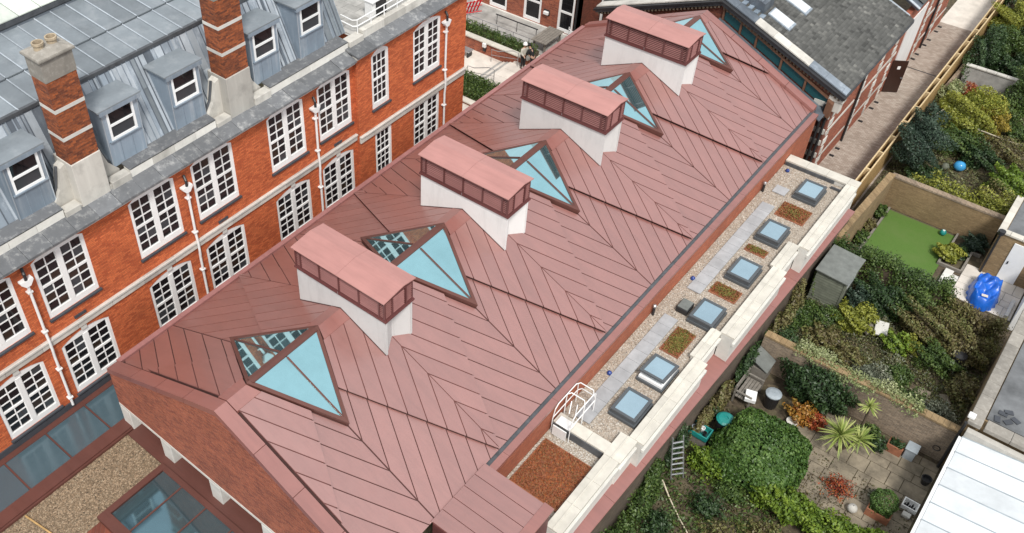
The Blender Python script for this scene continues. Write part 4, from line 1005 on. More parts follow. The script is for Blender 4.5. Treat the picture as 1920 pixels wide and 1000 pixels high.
for i, y in enumerate((37.2, 38.03, 41.47, 43.18, 44.0, 50.32, 51.06, 52.5, 53.37, 54.76, 55.55)):
    g = boxo('gully_grate', 'black_metal', None, 7.14, 7.38, y - .07, y + .07, GZ - .01, GZ + .05)
    tag(g, 'small black path grate, %s along the brick wall' % ('nearest of eleven', 'second nearest', 'third nearest', 'next but one before the open brown door', 'last before the open brown door', 'first beyond the open brown door', 'second beyond the open brown door', 'third beyond the open brown door', 'third from the far end', 'second from the far end', 'farthest')[i], 'grate', 'black grates along the path wall')

path = structure(B().add([(7.05, 29.9, GZ), (9.9, 29.9, GZ), (9.9, 56.3, GZ), (7.05, 56.3, GZ)], [(0, 1, 2, 3)]).build('path', 'block_paving'))
boxo('drain_channel', 'black_metal', path, 7.1, 9.6, 49.15, 49.24, GZ - .02, GZ + .006)
structure(B().add([(7.0, 56.3, GZ - .004), (9.9, 56.3, GZ - .004), (9.9, 62.5, GZ - .004), (7.0, 62.5, GZ - .004)], [(0, 1, 2, 3)]).build('pavement', 'flag_pale'))

# timber fence, two skins with open gap between
fn = thing('timber_fence', 'long ochre timber fence with a hollow double skin along the paved path', 'fence', (9.65, 45, GZ))
FT = -3.2
bd = B()
for i in range(12): bd.box(-.012, .012, i * .152, i * .152 + .146, 0, 1.78)
bm = bd.mesh('board_panel', 'timber')
post = B().box(-.13, .13, -.045, .045, 0, 1.82).mesh('post', 'timber_end')
railm = B().box(-.035, .035, 0, 1.82, 0, .05).mesh('rail', 'timber_end')
y = 31.0
while y < 64:
    for x in (9.53, 9.80): o = shared('board_panel', bm, fn, (x, y, GZ)); shared('rail', railm, fn, (x, y, GZ + 1.785))
    shared('post', post, fn, (9.665, y, GZ)); y += 1.83

# ------------------------------------------------------------------ courtyard and rear building, top middle
structure(boxo('terrace', 'flag_pale', None, -30, -12.6, 24.1, 37.9, GZ - .05, GZ + .004))
plat = structure(boxo('platform', 'flag_pale', None, -11.6, -6.7, 24.1, 34.4, GZ, GZ + .45))
for i in range(4): structure(boxo('step', 'flag_pale' if i % 2 else 'concrete', None, -12.6 + i * .25, -12.35 + i * .25, 30.2, 33.4, GZ, GZ + .09 * (i + 1)))
fs = B().box(-.44, .44, -.44, .44, 0, .012).mesh('paving_slab', 'flag_pale')
for i in range(6):
    for j in range(5): shared('paving_slab', fs, plat, (-11.1 + j * .9, 30.75 + i * .9 - .6, GZ + .45))
rb_ = thing('rear_building', 'dark red brick building with tall white windows behind the courtyard', 'building', (-16, 38.2, GZ))
WX = [(-19.65, -18.2), (-16.9, -15.48), (-14.14, -12.78), (-11.5, -10.32)]
m = B(); xs_ = [-30] + [v for w in WX for v in w] + [-10.0]
for i in range(len(xs_) - 1):
    a, b = xs_[i], xs_[i + 1]
    if i % 2 == 0: m.box(a, b, 38, 38.4, GZ, 2.5)
    else: m.box(a, b, 38, 38.4, GZ, -4.3); m.box(a, b, 38, 38.4, -.9, 2.5)
m.build('wall', 'brick_red', rb_)
for a in range(13): boxo('plinth_band', 'stone_white', rb_, -30 + a * 1.54, -30 + (a + 1) * 1.54 - .01, 37.86, 38.0, -4.56, -4.32, .015)
for (a, b) in WX:
    f = B(); zb, zt_ = -4.3, -.9
    for q in ((a, a + .16, zb, zt_), (b - .16, b, zb, zt_), (a + .16, b - .16, zb, zb + .24), (a + .16, b - .16, zt_ - .15, zt_), (a + .16, b - .16, -2.95, -2.82)): f.box(q[0], q[1], 38.03, 38.13, q[2], q[3])
    fo = f.build('window', 'paint_white', rb_)
    boxo('pane', 'glass_window', fo, a + .16, b - .16, 38.09, 38.11, zb + .24, -2.95); boxo('pane', 'glass_window', fo, a + .16, b - .16, 38.09, 38.11, -2.82, zt_ - .15)
boxo('return_wall', 'brick_dark', rb_, -10.0, -6.4, 39.6, 40.0, GZ, 2.5); boxo('return_wall', 'brick_dark', rb_, -10.3, -10.0, 38.0, 39.8, GZ, 2.5)
B().tube([(-10.1, 37.9, 2), (-10.1, 37.9, GZ)], .07, 8).build('downpipe', 'black_metal', rb_)
f = B()
for q in ((-9.3, -9.15, -3.9, -1), (-8.2, -8.05, -3.9, -1), (-9.15, -8.2, -3.9, -3.7), (-9.15, -8.2, -2.4, -2.28)): f.box(q[0], q[1], 39.5, 39.6, q[2], q[3])
fo = f.build('window', 'paint_white', rb_); boxo('pane', 'glass_window', fo, -9.15, -8.2, 39.56, 39.58, -3.7, -1)
boxo('wall_light', 'paint_white', rb_, -12.5, -12.15, 37.8, 38.0, -3.4, -3.2, .02); boxo('light_backplate', 'black_metal', rb_, -12.55, -12.1, 37.96, 38.0, -3.5, -3.1)
# raised planters
def grassy(parent, x0, x1, y0, y1, z, n, hgt=.35, mat='leaf_mid'):
    P = np.stack([RNG.uniform(x0, x1, n), RNG.uniform(y0, y1, n), z + RNG.uniform(0, hgt, n)], 1)
    V, F = leaves(P, unit(RNG.normal(size=(n, 3)) + (0, 0, .3)), RNG.uniform(.12, .32, n), .22)
    o = bigmesh('foliage', V, F, mat, parent, np.repeat(RNG.uniform(0, 1, n), 4)); return o
pl = thing('raised_planter', 'long brick planter with cream coping in front of the ramp', 'planter', (-15, 34, GZ))
boxo('brick_wall', 'brick_red', pl, -24, -10.6, 33.56, 33.85, GZ, -4.17)
for i in range(14): boxo('coping_stone', 'stone_cream', pl, -24 + i * .957, -24 + (i + 1) * .957 - .01, 33.48, 33.92, -4.17, -4.08, .01)
boxo('soil', 'soil', pl, -24, -10.8, 33.92, 35.0, GZ, -4.2); grassy(pl, -23, -10.8, 33.95, 34.95, -4.2, 5200, .4)
pl = thing('raised_planter', 'green planted bed with pale coping at the foot of the old building corner', 'planter', (-11.5, 29, GZ))
boxo('brick_wall', 'brick_red', pl, -14.5, -9.3, 27.75, 28.0, GZ, -4.42)
for i in range(5): boxo('coping_stone', 'stone_cream', pl, -14.5 + i * 1.04, -14.5 + (i + 1) * 1.04 - .01, 27.68, 28.1, -4.42, -4.33, .01)
boxo('soil', 'soil', pl, -14.5, -9.3, 28.1, 30.2, GZ, -4.4); grassy(pl, -14.4, -9.4, 28.15, 30.15, -4.4, 6500, .45)
for x, y, z, l in ((-13.93, 33.46, -4.3, 'white lamp box on the long planter wall'), (-11.95, 27.64, -4.75, 'white lamp box below the coping of the green planted bed')):
    lt = thing('planter_lamp', l, 'lamp', (x, y, z)); boxo('housing', 'paint_white', lt, x - .13, x + .13, y - .1, y + .08, z - .12, z + .18, .04); boxo('back_box', 'black_metal', lt, x - .09, x + .09, y - .02, y + .1, z - .42, z - .12)
# ramp, rails, bench and odd things
structure(boxo('ramp', 'concrete', None, -24, -10.4, 35.05, 37.85, GZ, GZ + .55))
rr = thing('ramp_railing', 'pale handrail running along the ramp below the rear building', 'railing', (-15, 35.2, GZ))
for z in (-3.75, -4.05): B().tube([(-22, 35.2, z), (-11.6, 35.2, z)], .022, 6).build('rail', 'steel', rr)
for i in range(9): B().tube([(-21.5 + i * 1.22, 35.2, -4.45), (-21.5 + i * 1.22, 35.2, -3.75)], .02, 6).build('post', 'steel', rr)
rr = thing('wall_handrail', 'dark handrail along the upper side of the ramp', 'railing', (-13.5, 36.6, GZ))
B().tube([(-15.2, 36.4, -3.75), (-11.9, 36.4, -3.72)], .04, 6).build('rail', 'black_metal', rr)
for x in (-15.1, -13.5, -12.0): B().tube([(x, 36.4, -4.45), (x, 36.4, -3.75)], .02, 6).build('post', 'black_metal', rr)
for y, l in ((30.6, 'steel handrail on the near side of the courtyard steps'), (33.1, 'steel handrail on the far side of the courtyard steps')):
    rr = thing('step_handrail', l, 'railing', (-12, y, GZ), 'handrails of the courtyard steps')
    B().tube([(-13.1, y, GZ), (-13.1, y, -4.1), (-12.6, y, -4.05), (-11.5, y, -3.6), (-11.1, y, -3.6), (-11.1, y, -4.55)], .024, 6).build('rail', 'steel', rr)
    B().tube([(-13.1, y, -4.5), (-11.1, y, -4.05)], .018, 6).build('lower_rail', 'steel', rr)
bn = thing('timber_table', 'grey weathered timber table beside the two people', 'table', (-11, 36.2, GZ + .55))
for i in range(6): boxo('slat', 'timber_grey', bn, -11.55 + i * .19, -11.38 + i * .19, 35.1, 37.2, -3.72, -3.67)
for x in (-11.4, -10.6):
    for y in (35.3, 37.0): boxo('leg', 'timber_grey', bn, x - .05, x + .05, y - .05, y + .05, -4.45, -3.72)
bn = thing('metal_bench', 'small silver bench by the long planter wall', 'bench', (-15.0, 32.7, GZ))
for i in range(4): boxo('slat', 'steel', bn, -15.5, -14.4, 32.45 + i * .14, 32.56 + i * .14, -4.58, -4.54)
for x in (-15.35, -14.55): boxo('leg', 'black_metal', bn, x - .04, x + .04, 32.5, 32.95, GZ, -4.58)
rd = thing('red_frame', 'bright red slatted folding frame standing at the edge of the ramp', 'frame', (-17.2, 36.3, GZ + .55))
for i in range(6): B().obox((-17.55 + i * .16, 35.8 + i * .16, -3.95 + i * .05), (.1, .03, 1.0), Matrix.Rotation(.35, 3, 'Y')).build('slat', 'red_paint', rd)
for s_ in (-.35, .1, .4): B().tube([(-17.7, 35.7, -4.1 + s_ + .1), (-16.6, 36.75, -3.8 + s_)], .03, 6).build('bar', 'red_paint', rd)
rk = thing('white_rack', 'white tubular rack beside the last tall window of the rear building', 'rack', (-10.1, 37.5, GZ))
for z in (-3.6, -3.95, -4.3): B().tube([(-10.35, 37.6, z), (-9.8, 37.2, z + .05)], .03, 6).build('rail', 'paint_white', rk)
for x, y in ((-10.3, 37.55), (-9.85, 37.25)): B().tube([(x, y, GZ), (x, y, -3.45)], .03, 6).build('post', 'paint_white', rk)

# ------------------------------------------------------------------ two people in the courtyard
def skin_mesh(name, joints, edges, mat, parent, sub=2):
    me = bpy.data.meshes.new(name); me.from_pydata([j[:3] for j in joints], edges, []); me.materials.append(MATS[mat])
    o = bpy.data.objects.new(name, me); link(o, parent)
    md = o.modifiers.new('skin', 'SKIN'); md.use_smooth_shade = True
    for i, j in enumerate(joints):
        r = j[3]; me.skin_vertices[0].data[i].radius = (r, r if len(j) < 5 else j[4]); me.skin_vertices[0].data[i].use_root = (i == 0)
    sb = o.modifiers.new('sub', 'SUBSURF'); sb.levels = sub; sb.render_levels = sub; return o
def person(label, ox, oy, oz, rz, bend, armf, jacket, trousers, hat, hatmat):
    t = thing('person', label, 'person', (ox, oy, oz), 'two people standing in the courtyard')
    c, s = math.cos(rz), math.sin(rz)
    def W(x, y, z, *r): return (ox + x * c - y * s, oy + x * s + y * c, oz + z, *r)       # y is forward
    def tb(z):                                   # torso leaning forward by bend from the hip (z=.95)
        h = z - .95; return (math.sin(bend) * h, .95 + math.cos(bend) * h)
    def T(x, z, f=0.): y, zz = tb(z); return (x, y + f * math.cos(bend), zz - f * math.sin(bend))
    el = lambda sx: (sx * .25, tb(1.15)[0] + .04 + armf * .08, tb(1.15)[1]); wr = lambda sx: (sx * (.24 - armf * .1), el(sx)[1] + .06 + armf * .2, el(sx)[2] - .20 + armf * .16)
    J = [W(0, 0, .95, .13), W(*T(0, 1.2), .125), W(*T(0, 1.42), .12), W(*T(0, 1.52), .055), W(*T(0, 1.60, .01), .075), W(*T(0, 1.70, .02), .092, .1), W(*T(0, 1.78, .02), .06)]
    E = [(0, 1), (1, 2), (2, 3), (3, 4), (4, 5), (5, 6)]
    def add(p, q): J.append(q); E.append((p, len(J) - 1)); return len(J) - 1
    for sx in (-1, 1):
        a = add(2, W(*T(sx * .19, 1.42), .06)); a = add(a, W(*el(sx), .045)); a = add(a, W(*wr(sx), .032))
        x, y, z = wr(sx); h = add(a, W(x, y + .06, z - .03, .034, .018))
        for k in range(4):
            f_ = add(h, W(x + (k - 1.5) * .02, y + .11, z - .05, .009)); add(f_, W(x + (k - 1.5) * .02, y + .14 - abs(k - 1.5) * .01, z - .085, .008))
        th = add(a, W(x - sx * .035, y + .04, z - .03, .010)); add(th, W(x - sx * .045, y + .085, z - .05, .009))
        a = add(0, W(sx * .09, .0, .88, .09)); a = add(a, W(sx * .10, .02, .48, .062)); a = add(a, W(sx * .11, -.02, .08, .045)); add(a, W(sx * .12, .14, .035, .04))
    skin_mesh('body', J, E, 'skin', t)
    K = [W(0, 0, .88, .165, .13), W(*T(0, 1.15), .165, .125), W(*T(0, 1.40), .165, .115), W(*T(0, 1.48), .09)]; E2 = [(0, 1), (1, 2), (2, 3)]
    for sx in (-1, 1):
        K.append(W(*T(sx * .2, 1.42), .085)); E2.append((2, len(K) - 1)); K.append(W(*el(sx), .066)); E2.append((len(K) - 2, len(K) - 1)); K.append(W(*wr(sx), .05)); E2.append((len(K) - 2, len(K) - 1))
    skin_mesh('jacket', K, E2, jacket, t)
    K = [W(0, 0, .96, .15, .12)]; E2 = []
    for sx in (-1, 1):
        K.append(W(sx * .09, 0, .86, .105)); E2.append((0, len(K) - 1)); K.append(W(sx * .10, .02, .48, .08)); E2.append((len(K) - 2, len(K) - 1)); K.append(W(sx * .11, -.02, .10, .066)); E2.append((len(K) - 2, len(K) - 1))
    skin_mesh('trousers', K, E2, trousers, t)
    hx, hy = tb(1.72); hp = W(0, hx, hy)
    b_ = B().lathe([(.155, 0), (.15, .03), (.125, .05), (.12, .10), (.085, .155), (.03, .18)] if hat else [(.105, -.04), (.115, .03), (.10, .09), (.06, .125), (.02, .135)], hp, 14)
    b_.build('helmet' if hat else 'hair', hatmat, t, smooth=True)
    for sx in (-1, 1):
        x0, y0_ = sx * .115, .05
        B().obox(W(x0, y0_, .05), (.1, .27, .1), Matrix.Rotation(rz, 3, 'Z')).build('shoe', 'plastic_black', t, bevel=.03)
person('person in a pale jacket and white helmet, standing in the courtyard', -10.75, 33.15, GZ + .45, -1.9, .12, .5, 'cloth_pale', 'cloth_black', True, 'paint_white')
person('person in black leaning forward beside the one in the white helmet', -10.15, 33.3, GZ + .45, 1.4, .55, 1.0, 'cloth_black', 'cloth_black', False, 'cloth_black')
# ------------------------------------------------------------------ gardens on the right
def sphere_dirs(n): return unit(RNG.normal(size=(n, 3)))
def foliage(parent, c, r, n, leaf, mat, lump=.25, shell=.55, flat=.0, aspect=.5, name='foliage', up=.35):
    """leaves through an ellipsoid volume with a lumpy, gappy outline"""
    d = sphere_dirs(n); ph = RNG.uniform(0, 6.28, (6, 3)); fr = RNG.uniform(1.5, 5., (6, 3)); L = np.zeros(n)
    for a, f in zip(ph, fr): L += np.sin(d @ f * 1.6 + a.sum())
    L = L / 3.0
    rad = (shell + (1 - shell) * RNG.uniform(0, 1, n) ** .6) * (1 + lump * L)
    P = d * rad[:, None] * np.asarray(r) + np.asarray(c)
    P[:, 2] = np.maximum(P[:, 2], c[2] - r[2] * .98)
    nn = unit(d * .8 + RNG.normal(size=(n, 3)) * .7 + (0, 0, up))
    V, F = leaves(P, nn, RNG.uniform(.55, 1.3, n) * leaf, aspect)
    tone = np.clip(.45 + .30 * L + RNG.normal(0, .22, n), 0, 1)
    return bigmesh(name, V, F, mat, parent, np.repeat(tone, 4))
def stems(parent, c, r, base, k=6, th=.03):
    for i in range(k):
        a = RNG.uniform(0, 6.28); q = RNG.uniform(.3, .7)
        p1 = Vector((c[0] + math.cos(a) * r[0] * q, c[1] + math.sin(a) * r[1] * q, c[2] + r[2] * RNG.uniform(-.1, .45)))
        p0 = Vector((base[0] + RNG.uniform(-.08, .08), base[1] + RNG.uniform(-.08, .08), base[2])); m_ = (p0 + p1) / 2 + Vector((0, 0, .1))
        B().tube([p0, m_, p1], th, 5, r1=th * .35).build('stem', 'bark', parent)
def shrub(label, x, y, r, n, leaf, mat, z=GZ, cat='shrub', name='shrub', lift=.0, k=5, group=None, **kw):
    t = thing(name, label, cat, (x, y, z), group); c = (x, y, z + r[2] * .92 + lift)
    foliage(t, c, r, n, leaf, mat, **kw); stems(t, c, r, (x, y, z), k, .025 + .015 * r[2]); return t
def tree(label, x, y, h, r, n, leaf, mat, **kw):
    t = thing('tree', label, 'tree', (x, y, GZ)); c = (x, y, GZ + h - r[2] * .8)
    B().tube([(x, y, GZ), (x + .05, y, GZ + h * .4), (x - .03, y + .05, GZ + h * .75)], .12, 8, r1=.05).build('trunk', 'bark', t)
    stems(t, c, r, (x, y, GZ + h * .3), 7, .05); foliage(t, c, r, n, leaf, mat, name='crown', **kw); return t
def hedge(label, x0, x1, y0, y1, z0, z1, n, leaf, mat, cat='hedge', name='hedge', jit=.12):
    t = thing(name, label, cat, ((x0 + x1) / 2, (y0 + y1) / 2, z0))
    boxo('core', 'bark', t, x0 + .2, x1 - .2, y0 + .18, y1 - .18, z0, z1 - .25)
    P = np.stack([RNG.uniform(x0, x1, n), RNG.uniform(y0, y1, n), RNG.uniform(z0, z1, n)], 1)
    f = RNG.integers(0, 4, n); top = f < 2
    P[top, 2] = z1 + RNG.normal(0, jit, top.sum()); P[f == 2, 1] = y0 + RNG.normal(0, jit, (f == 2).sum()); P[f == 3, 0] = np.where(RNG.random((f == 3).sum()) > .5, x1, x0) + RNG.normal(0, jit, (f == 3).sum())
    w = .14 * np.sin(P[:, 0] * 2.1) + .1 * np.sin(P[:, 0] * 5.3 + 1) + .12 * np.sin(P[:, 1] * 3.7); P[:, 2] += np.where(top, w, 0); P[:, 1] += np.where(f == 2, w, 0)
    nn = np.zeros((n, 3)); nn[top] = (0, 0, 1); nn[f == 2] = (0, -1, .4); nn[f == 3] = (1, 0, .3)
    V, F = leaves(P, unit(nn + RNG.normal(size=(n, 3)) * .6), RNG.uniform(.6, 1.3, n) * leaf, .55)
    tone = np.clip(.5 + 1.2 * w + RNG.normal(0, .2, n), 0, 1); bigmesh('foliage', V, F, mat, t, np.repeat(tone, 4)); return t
def spiky(label, x, y, z, heads, trunk=True):
    t = thing('cordyline', label, 'palm', (x, y, z), 'spiky palms on the patio')
    for (hx, hy, hz, L, n) in heads:
        B().tube([(x, y, z), ((x + hx) / 2 + .05, (y + hy) / 2, (z + hz) / 2), (hx, hy, hz)], .07, 7, r1=.05).build('trunk', 'bark', t)
        V, F, T = [], [], []
        for i in range(n):
            a = RNG.uniform(0, 6.28); e = RNG.uniform(-.35, 1.35); l = L * RNG.uniform(.75, 1.05); d = Vector((math.cos(a) * math.cos(e), math.sin(a) * math.cos(e), math.sin(e)))
            s_ = d.cross(Vector((0, 0, 1))); s_.normalize(); w = .034; o = Vector((hx, hy, hz)); k = len(V)
            pts = [o, o + d * l * .5 + Vector((0, 0, -.01)), o + d * l + Vector((0, 0, -.16 * l))]
            for j, p in enumerate(pts[:2]): V += [tuple(p - s_ * w * (.5 if j == 0 else 1)), tuple(p + s_ * w * (.5 if j == 0 else 1))]
            V += [tuple(pts[2] - s_ * .004), tuple(pts[2] + s_ * .004)]; F += [(k, k + 1, k + 3, k + 2), (k + 2, k + 3, k + 5, k + 4)]; T += [RNG.uniform(0, 1)] * 6
        bigmesh('leaf_rosette', np.array(V), np.array(F), 'leaf_spike', t, T)
    return t
def scatter(name, label, cat, x0, x1, y0, y1, n, leaf, mat, hgt=.25, dens=None, z=GZ, aspect=.5):
    x = RNG.uniform(x0, x1, n); y = RNG.uniform(y0, y1, n)
    w = np.sin(x * 1.9 + 1) * np.sin(y * 1.5) + .6 * np.sin(x * 4.1 + y * 2.7) + .5 * np.sin(y * 5.2 - x)
    keep = RNG.uniform(-1.6, 1.6, n) < w + (.3 if dens is None else dens); x, y, w = x[keep], y[keep], w[keep]; n = len(x)
    P = np.stack([x, y, z + RNG.uniform(.01, 1, n) * hgt * np.clip(.6 + .5 * w, .15, 1.4)], 1)
    V, F = leaves(P, unit(RNG.normal(size=(n, 3)) * .7 + (0, 0, .8)), RNG.uniform(.5, 1.4, n) * leaf, aspect)
    o = bigmesh(name, V, F, mat, None, np.repeat(np.clip(.5 + .25 * w + RNG.normal(0, .25, n), 0, 1), 4)); return tag(o, label, cat, None, 'stuff')
def flags(name, x0, x1, y0, y1, z, mat, base='soil', size=(.45, .95), gap=.014):
    p = structure(B().add([(x0, y0, z - .012), (x1, y0, z - .012), (x1, y1, z - .012), (x0, y1, z - .012)], [(0, 1, 2, 3)]).build(name, base))
    y = y0
    while y < y1 - .05:
        h = min(y1 - y, random.choice((.45, .6, .75))); x = x0
        if y1 - y - h < .25: h = y1 - y
        while x < x1 - .05:
            w = min(x1 - x, random.uniform(*size))
            if x1 - x - w < .25: w = x1 - x
            boxo('flagstone', mat, p, x + gap, x + w - gap, y + gap, y + h - gap, z - .03, z + random.uniform(.008, .02), .006); x += w
        y += h
    return p

# --- nearest garden
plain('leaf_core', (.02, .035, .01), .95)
hg = thing('clipped_hedge', 'big clipped dome of dense green hedge in the nearest garden', 'hedge', (12.85, 15.6, GZ))
n = 26000; dd = sphere_dirs(n); dd[:, 2] = np.abs(dd[:, 2]); 
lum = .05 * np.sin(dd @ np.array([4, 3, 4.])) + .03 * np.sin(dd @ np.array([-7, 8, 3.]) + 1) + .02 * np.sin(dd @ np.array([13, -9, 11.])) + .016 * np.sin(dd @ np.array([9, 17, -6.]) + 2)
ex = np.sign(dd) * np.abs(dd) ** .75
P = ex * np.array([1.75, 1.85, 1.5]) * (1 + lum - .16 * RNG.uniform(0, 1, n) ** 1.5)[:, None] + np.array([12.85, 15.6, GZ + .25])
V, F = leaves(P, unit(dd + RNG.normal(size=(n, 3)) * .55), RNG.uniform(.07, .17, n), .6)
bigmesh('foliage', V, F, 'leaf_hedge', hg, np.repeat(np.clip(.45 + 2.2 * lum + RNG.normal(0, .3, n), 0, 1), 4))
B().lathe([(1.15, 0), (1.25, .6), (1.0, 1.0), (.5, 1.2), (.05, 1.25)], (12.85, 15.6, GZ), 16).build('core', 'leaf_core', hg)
for i in range(4): B().tube([(12.4 + i * .3, 15.4 + .2 * (i % 2), GZ), (12.3 + i * .35, 15.5, GZ + 1.0)], .06, 6).build('stem', 'bark', hg)
for i, (x, y, r, l) in enumerate(((13.9, 14.2, (.75, .55, .6), 'bright yellow green shrub leaning on the clipped hedge dome'), (14.75, 14.1, (.8, .6, .6), 'second bright yellow green shrub along the lower edge'), (15.75, 14.15, (.85, .6, .55), 'third bright yellow green shrub along the lower edge'), (16.75, 14.3, (.8, .6, .5), 'bright yellow green shrub in front of the terracotta trough'), (17.8, 14.7, (.7, .55, .45), 'bright yellow green shrub beside the white conservatory roof'))):
    shrub(l, x, y, r, 2600, .15, 'leaf_bright', lift=.1, group='bright green shrubs by the lower edge', lump=.35)
shrub('leafy green shrub at the foot of the clipped hedge dome', 11.5, 14.1, (.85, .6, .5), 2200, .13, 'leaf_bright', lump=.4)
shrub('dark ivy shrub against the extension wall at the lower edge', 10.35, 10.7, (.5, 1.1, .75), 2600, .12, 'leaf_mid', lump=.4)
shrub('green shrub right at the bottom edge beside the extension', 10.5, 8.8, (.5, .9, .7), 2000, .12, 'leaf_mid', lump=.4)
scatter('ground_cover', 'leaf litter and weeds over the bare ground of the nearest garden', 'ground cover', 10.2, 18.4, 6, 17.6, 22000, .10, 'litter', .10, .1)
scatter('weeds', 'low green weeds in the nearest garden', 'weeds', 10.3, 16, 6.0, 14.6, 15000, .14, 'leaf_mid', .32, -.35)
for l, x, y, r, m in (('dark green shrub on the bare ground right of the rope', 12.3, 12.3, (.6, .5, .4), 'leaf_dark'), ('mossy green clump below the clipped hedge dome', 12.6, 13.5, (.7, .4, .28), 'leaf_mid'), ('ragged brown clump near the bottom edge of the nearest garden', 13.4, 11.4, (.8, .6, .35), 'leaf_brown'),
                      ('dark leafy clump beside the pale rope', 11.2, 10.4, (.5, .6, .4), 'leaf_dark'), ('olive clump at the bottom edge right of the rope', 12.6, 9.3, (.7, .6, .35), 'leaf_mid'), ('brown weeds under the bright green shrubs', 14.6, 12.6, (.9, .5, .3), 'leaf_brown'), ('dark low bush at the lower edge left of the conservatory', 16.4, 12.8, (.9, .6, .45), 'leaf_dark'), ('dull green low bush below the bright green shrub row', 15.2, 11.2, (.8, .6, .4), 'leaf_mid')):
    shrub(l, x, y, r, 1700, .12, m, lump=.5, k=5, shell=.35)
ld = thing('step_ladder', 'aluminium ladder leaning against the extension wall in the nearest garden', 'ladder', (10.7, 12.95, GZ))
A0, A1 = Vector((10.62, 12.72, GZ)), Vector((10.95, 13.1, GZ)); T0, T1 = Vector((10.24, 12.66, -2.55)), Vector((10.50, 13.0, -2.55))
for a, b in ((A0, T0), (A1, T1)): B().tube([a, b], .03, 5).build('stile', 'steel', ld)
for i in range(1, 8):
    u = i / 8; p, q = A0.lerp(T0, u), A1.lerp(T1, u); B().tube([p, q], .035, 5).build('rung', 'steel', ld)
tag(B().tube([(10.43, 12.24, -4.6), (11.0, 11.85, -4.85), (11.7, 11.35, -4.93), (12.35, 10.9, -4.93), (13.2, 10.2, -4.93)], .03, 6).build('garden_rope', 'rope', None), 'pale rope stretched across the ground beside the ladder', 'rope')
tb_ = thing('teal_tub', 'teal plastic trough full of pots beside the clipped hedge dome', 'trough', (10.4, 15.1, GZ)); zt0 = -4.45
tf = B()
for a in ((10.05, 10.95, 14.75, 14.80), (10.05, 10.95, 15.30, 15.35), (10.05, 10.10, 14.8, 15.3), (10.90, 10.95, 14.8, 15.3)): tf.box(*a, zt0, zt0 + .22)
tf.box(10.05, 10.95, 14.75, 15.35, zt0 - .02, zt0 + .01); tf.build('bin', 'plastic_teal', tb_); boxo('stand', 'timber_grey', tb_, 10.1, 10.9, 14.8, 15.3, GZ, zt0 - .02)
for i, (x, y, r, m, l) in enumerate(((10.3, 15.0, .11, 'pot_grey', 'grey pot in the teal trough'), (10.58, 15.15, .09, 'paint_white', 'white pot in the teal trough'), (10.75, 14.98, .08, 'plastic_black', 'black pot in the teal trough'))):
    p = B().lathe([(r * .7, 0), (r, .2), (r * 1.1, .2), (r * 1.1, .25), (r * .85, .25), (r * .8, .1), (.001, .1)], (x, y, zt0 + .01), 12, False).build('plant_pot', m, None); tag(p, l, 'pot', 'pots in the teal trough')
wb_ = thing('water_butt', 'black water butt with a bright turquoise lid', 'water butt', (11.1, 16.0, GZ))
B().lathe([(.32, 0), (.36, .3), (.36, .75), (.33, .9)], (11.1, 16.0, GZ), 16).build('barrel', 'plastic_black', wb_); B().lathe([(.36, .9), (.37, .96), (.28, 1.02), (.10, 1.05), (.08, 1.0), (.01, 1.0)], (11.1, 16.0, GZ), 16, False).build('lid', 'plastic_teal', wb_)
shrub('small purple tinged pot plant above the teal trough', 10.45, 16.3, (.28, .28, .35), 420, .12, 'leaf_dark', lift=.3)
bc = thing('garden_bench', 'weathered timber garden bench with white papers on it', 'bench', (11.2, 18.6, GZ))
for i in range(5): boxo('slat', 'timber_grey', bc, 10.75 + i * .13, 10.86 + i * .13, 17.8, 19.1, -4.58, -4.54)
for i in range(3): boxo('back_rail', 'timber_grey', bc, 10.66, 10.70, 17.8, 19.1, -4.45 + i * .17, -4.35 + i * .17)
for y in (17.85, 19.05):
    for x in (10.70, 11.38): boxo('leg', 'timber_grey', bc, x - .035, x + .035, y - .035, y + .035, GZ, -3.98 if x < 11 else -4.3)
    boxo('arm', 'timber_grey', bc, 10.68, 11.42, y - .04, y + .04, -4.32, -4.27)
tag(B().obox((11.3, 18.05, -4.42), (.45, .55, .2), Matrix.Rotation(.3, 3, 'Z')).build('white_crate', 'paint_white', None, bevel=.02), 'white box lying on the timber garden bench', 'box')
bn = thing('rubbish_bin', 'black round bin with a grey lid beside the garden bench', 'bin', (12.0, 18.65, GZ))
B().lathe([(.26, 0), (.31, .72)], (12.0, 18.65, GZ), 16).build('drum', 'plastic_black', bn); B().lathe([(.33, .72), (.33, .77), (.2, .83), (.01, .84)], (12.0, 18.65, GZ), 16, False).build('lid', 'pot_grey', bn)
tag(B().lathe([(.13, 0), (.2, .22), (.23, .24), (.19, .24), (.15, .1), (.001, .1)], (13.1, 18.25, GZ), 14, False).build('bird_bath', 'stone_white', None), 'small white bowl beside the orange shrub', 'bowl')
# patio
flags('patio', 13.2, 18.45, 15.0, 20.1, GZ + .01, 'flagstone')
shrub('orange and red shrub between the hedge dome and the dark laurel', 13.25, 18.7, (.62, .5, .42), 1500, .12, 'leaf_orange', lump=.35)
shrub('scarlet shrub beside the spiky palm', 13.85, 18.75, (.4, .38, .38), 950, .11, 'leaf_red', lump=.35)
shrub('dark glossy laurel filling the corner by the old brick wall', 13.2, 19.9, (1.5, .75, 1.0), 6500, .15, 'leaf_dark', lump=.3, k=8)
spiky('broad spiky yellow green palm at the edge of the patio', 15.05, 18.25, GZ, ((14.92, 18.15, -4.0, .95, 95), (15.55, 18.55, -4.15, .75, 60)))
spiky('tall thin spiky palm standing against the old brick wall', 15.35, 19.6, GZ, ((15.3, 19.45, -3.15, .5, 48),))
shrub('dark green shrub below the tall thin palm', 15.75, 19.5, (.5, .4, .45), 1100, .12, 'leaf_mid'); shrub('small green pot plant beside the terracotta trough with dark flowers', 16.2, 19.3, (.32, .3, .34), 600, .11, 'leaf_dark')
